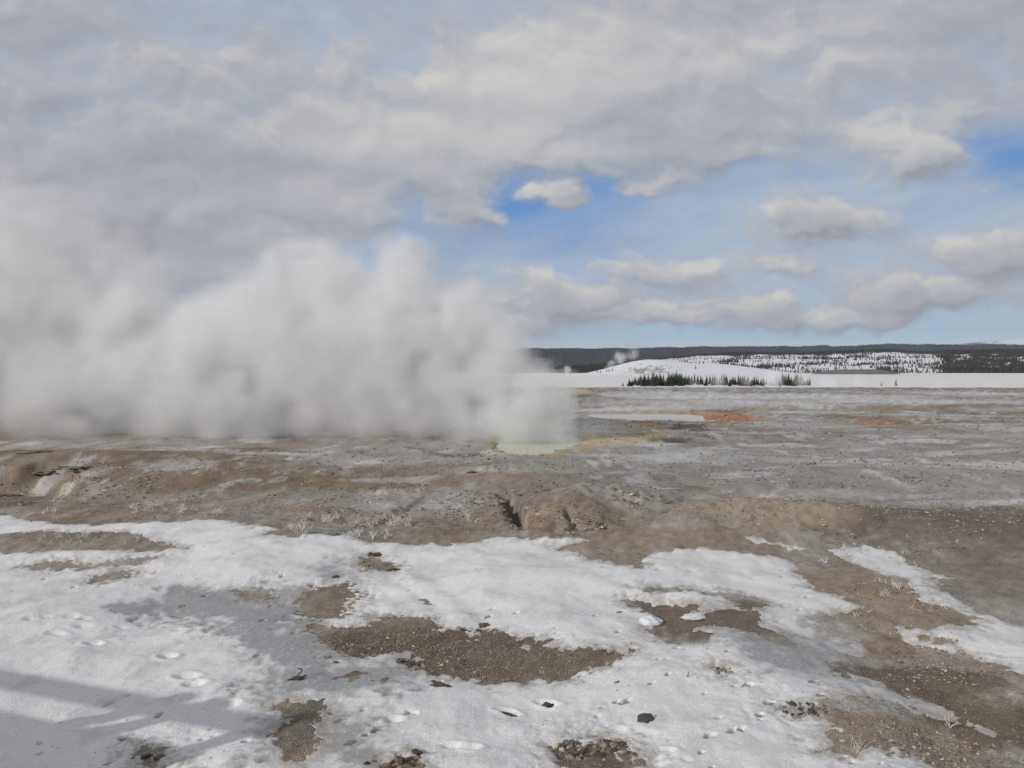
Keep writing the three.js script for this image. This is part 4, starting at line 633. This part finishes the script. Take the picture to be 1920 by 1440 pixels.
// flakes of broken sinter crust, thickest round the crack and on the banks
{
  const r = rng(888), kinds = [lump(81, 1, 0.3, 0.5, 0.55, 1), lump(83, 1, 0.22, 0.7, 0.6, 1)], lists = [[], []];
  const zones = [[1090, 955, 230, 45, 700], [760, 950, 170, 42, 900], [900, 955, 70, 30, 500], [1650, 985, 290, 50, 1500], [1500, 900, 420, 36, 900], [500, 920, 480, 40, 900], [120, 910, 180, 34, 1500], [1300, 850, 700, 40, 1500], [700, 870, 420, 26, 1100], [1500, 800, 420, 30, 1200], [1600, 880, 360, 40, 1000], [1700, 1250, 180, 60, 900], [1720, 1400, 200, 45, 700], [880, 1225, 260, 50, 700], [1680, 1120, 140, 50, 300], [170, 1018, 150, 18, 200], [1300, 800, 120, 22, 400]];
  const add = (x, d, s) => { const [t, , sd] = snowDepth(x, d); if (d < 17 && sd > 0.03) return; lists[r() < 0.5 ? 0 : 1].push([x, d, s]); };
  for (const [px, py, rx, ry, n] of zones) for (let i = 0; i < n * 2; i++) { const a = r() * 6.28, q = Math.sqrt(r()), [x, d] = flat(px + Math.cos(a) * q * rx, Math.max(745, py + Math.sin(a) * q * ry)); if (n2(x * 0.8 + 5, d * 0.5) + 0.6 * r() < 0.1) continue; add(x, d, (0.008 + 0.04 * r() ** 4) * (0.3 + d / 13)); }
  for (const [pts, w] of paths) if (w < 0.25) for (let i = 0; i < 60; i++) { const k = Math.floor(r() * (pts.length - 1)), t = r(), [ax, ad] = pts[k], [bx, bd] = pts[k + 1], s = r() < 0.5 ? -1 : 1; add(lerp(ax, bx, t) + s * (w + 0.1 * r()) * 0.8, lerp(ad, bd, t) + s * (w + 0.2 * r()), 0.03 + 0.07 * r() * r()); }
  const c = new THREE.Color();
  lists.forEach((list, k) => { const m = new THREE.InstancedMesh(kinds[k], new THREE.MeshStandardMaterial({ name: 'crust flakes', color: 0xffffff, roughness: 0.95 }), list.length), X = new THREE.Matrix4(), q = new THREE.Quaternion(), e = new THREE.Euler();
    list.forEach(([x, d, s], i) => { m.setMatrixAt(i, X.compose(new THREE.Vector3(x, ground(x, d) + s * 0.05, -d), q.setFromEuler(e.set((r() - 0.4) * 0.7, r() * 6.28, (r() - 0.5) * 0.4)), new THREE.Vector3(s, s * (0.7 + r()), s))); const t = r(), v = t < 0.2 ? 0.48 : t < 0.5 ? 0.34 : t < 0.8 ? 0.22 : 0.13; m.setColorAt(i, c.setRGB(v, v * 0.88, v * 0.74)); });
    place(m, 'crust_flakes', { kind: 'stuff', label: k ? 'broad flakes of broken sinter crust on the bare ground' : 'narrow flakes of broken sinter crust on the bare ground', category: 'crust' }); });
}
// the boardwalk railing out of view at left, whose shadow falls on the snow
{
  const g = new THREE.Group(); g.position.set(-4.68, 0, -4.25); g.rotation.y = -Math.atan2(0.345, 0.938);
  const board = (name, x, y, z, w, h, t) => { const m = new THREE.Mesh(new THREE.BoxGeometry(w, h, t), M.wood); m.position.set(x, y, z); m.name = name; g.add(m); };
  for (const x of [-4.4, -2.2, 0.16, 0.44, 1.15]) board('post', x, 0.55, 0, 0.13, 1.54, 0.12);
  board('rail', -1.6, 1.24, 0.085, 5.7, 0.14, 0.04); board('rail', -1.6, 0.945, 0.085, 5.7, 0.14, 0.04); board('rail', -1.6, 0.8, 0.085, 5.7, 0.14, 0.04); board('rail', -1.6, 0.655, 0.085, 5.7, 0.14, 0.04); board('rail', -1.6, 0.5, 0.085, 5.7, 0.16, 0.04);
  for (let i = 0; i < 47; i++) board('plank', -4.4 + i * 0.15, 0.3, 0.98, 0.142, 0.05, 1.7);
  board('joist', -0.95, 0.18, 0.28, 6.9, 0.18, 0.06); board('joist', -0.95, 0.18, 1.65, 6.9, 0.18, 0.06);
  place(g, 'boardwalk_railing', thing('weathered wooden boardwalk with railing just outside the left edge', 'boardwalk'));
}

// thin winter haze over the basin
scene.fog = new THREE.FogExp2(new THREE.Color(0.8, 0.86, 0.95), 2.2e-5);

renderer.render(scene, camera);
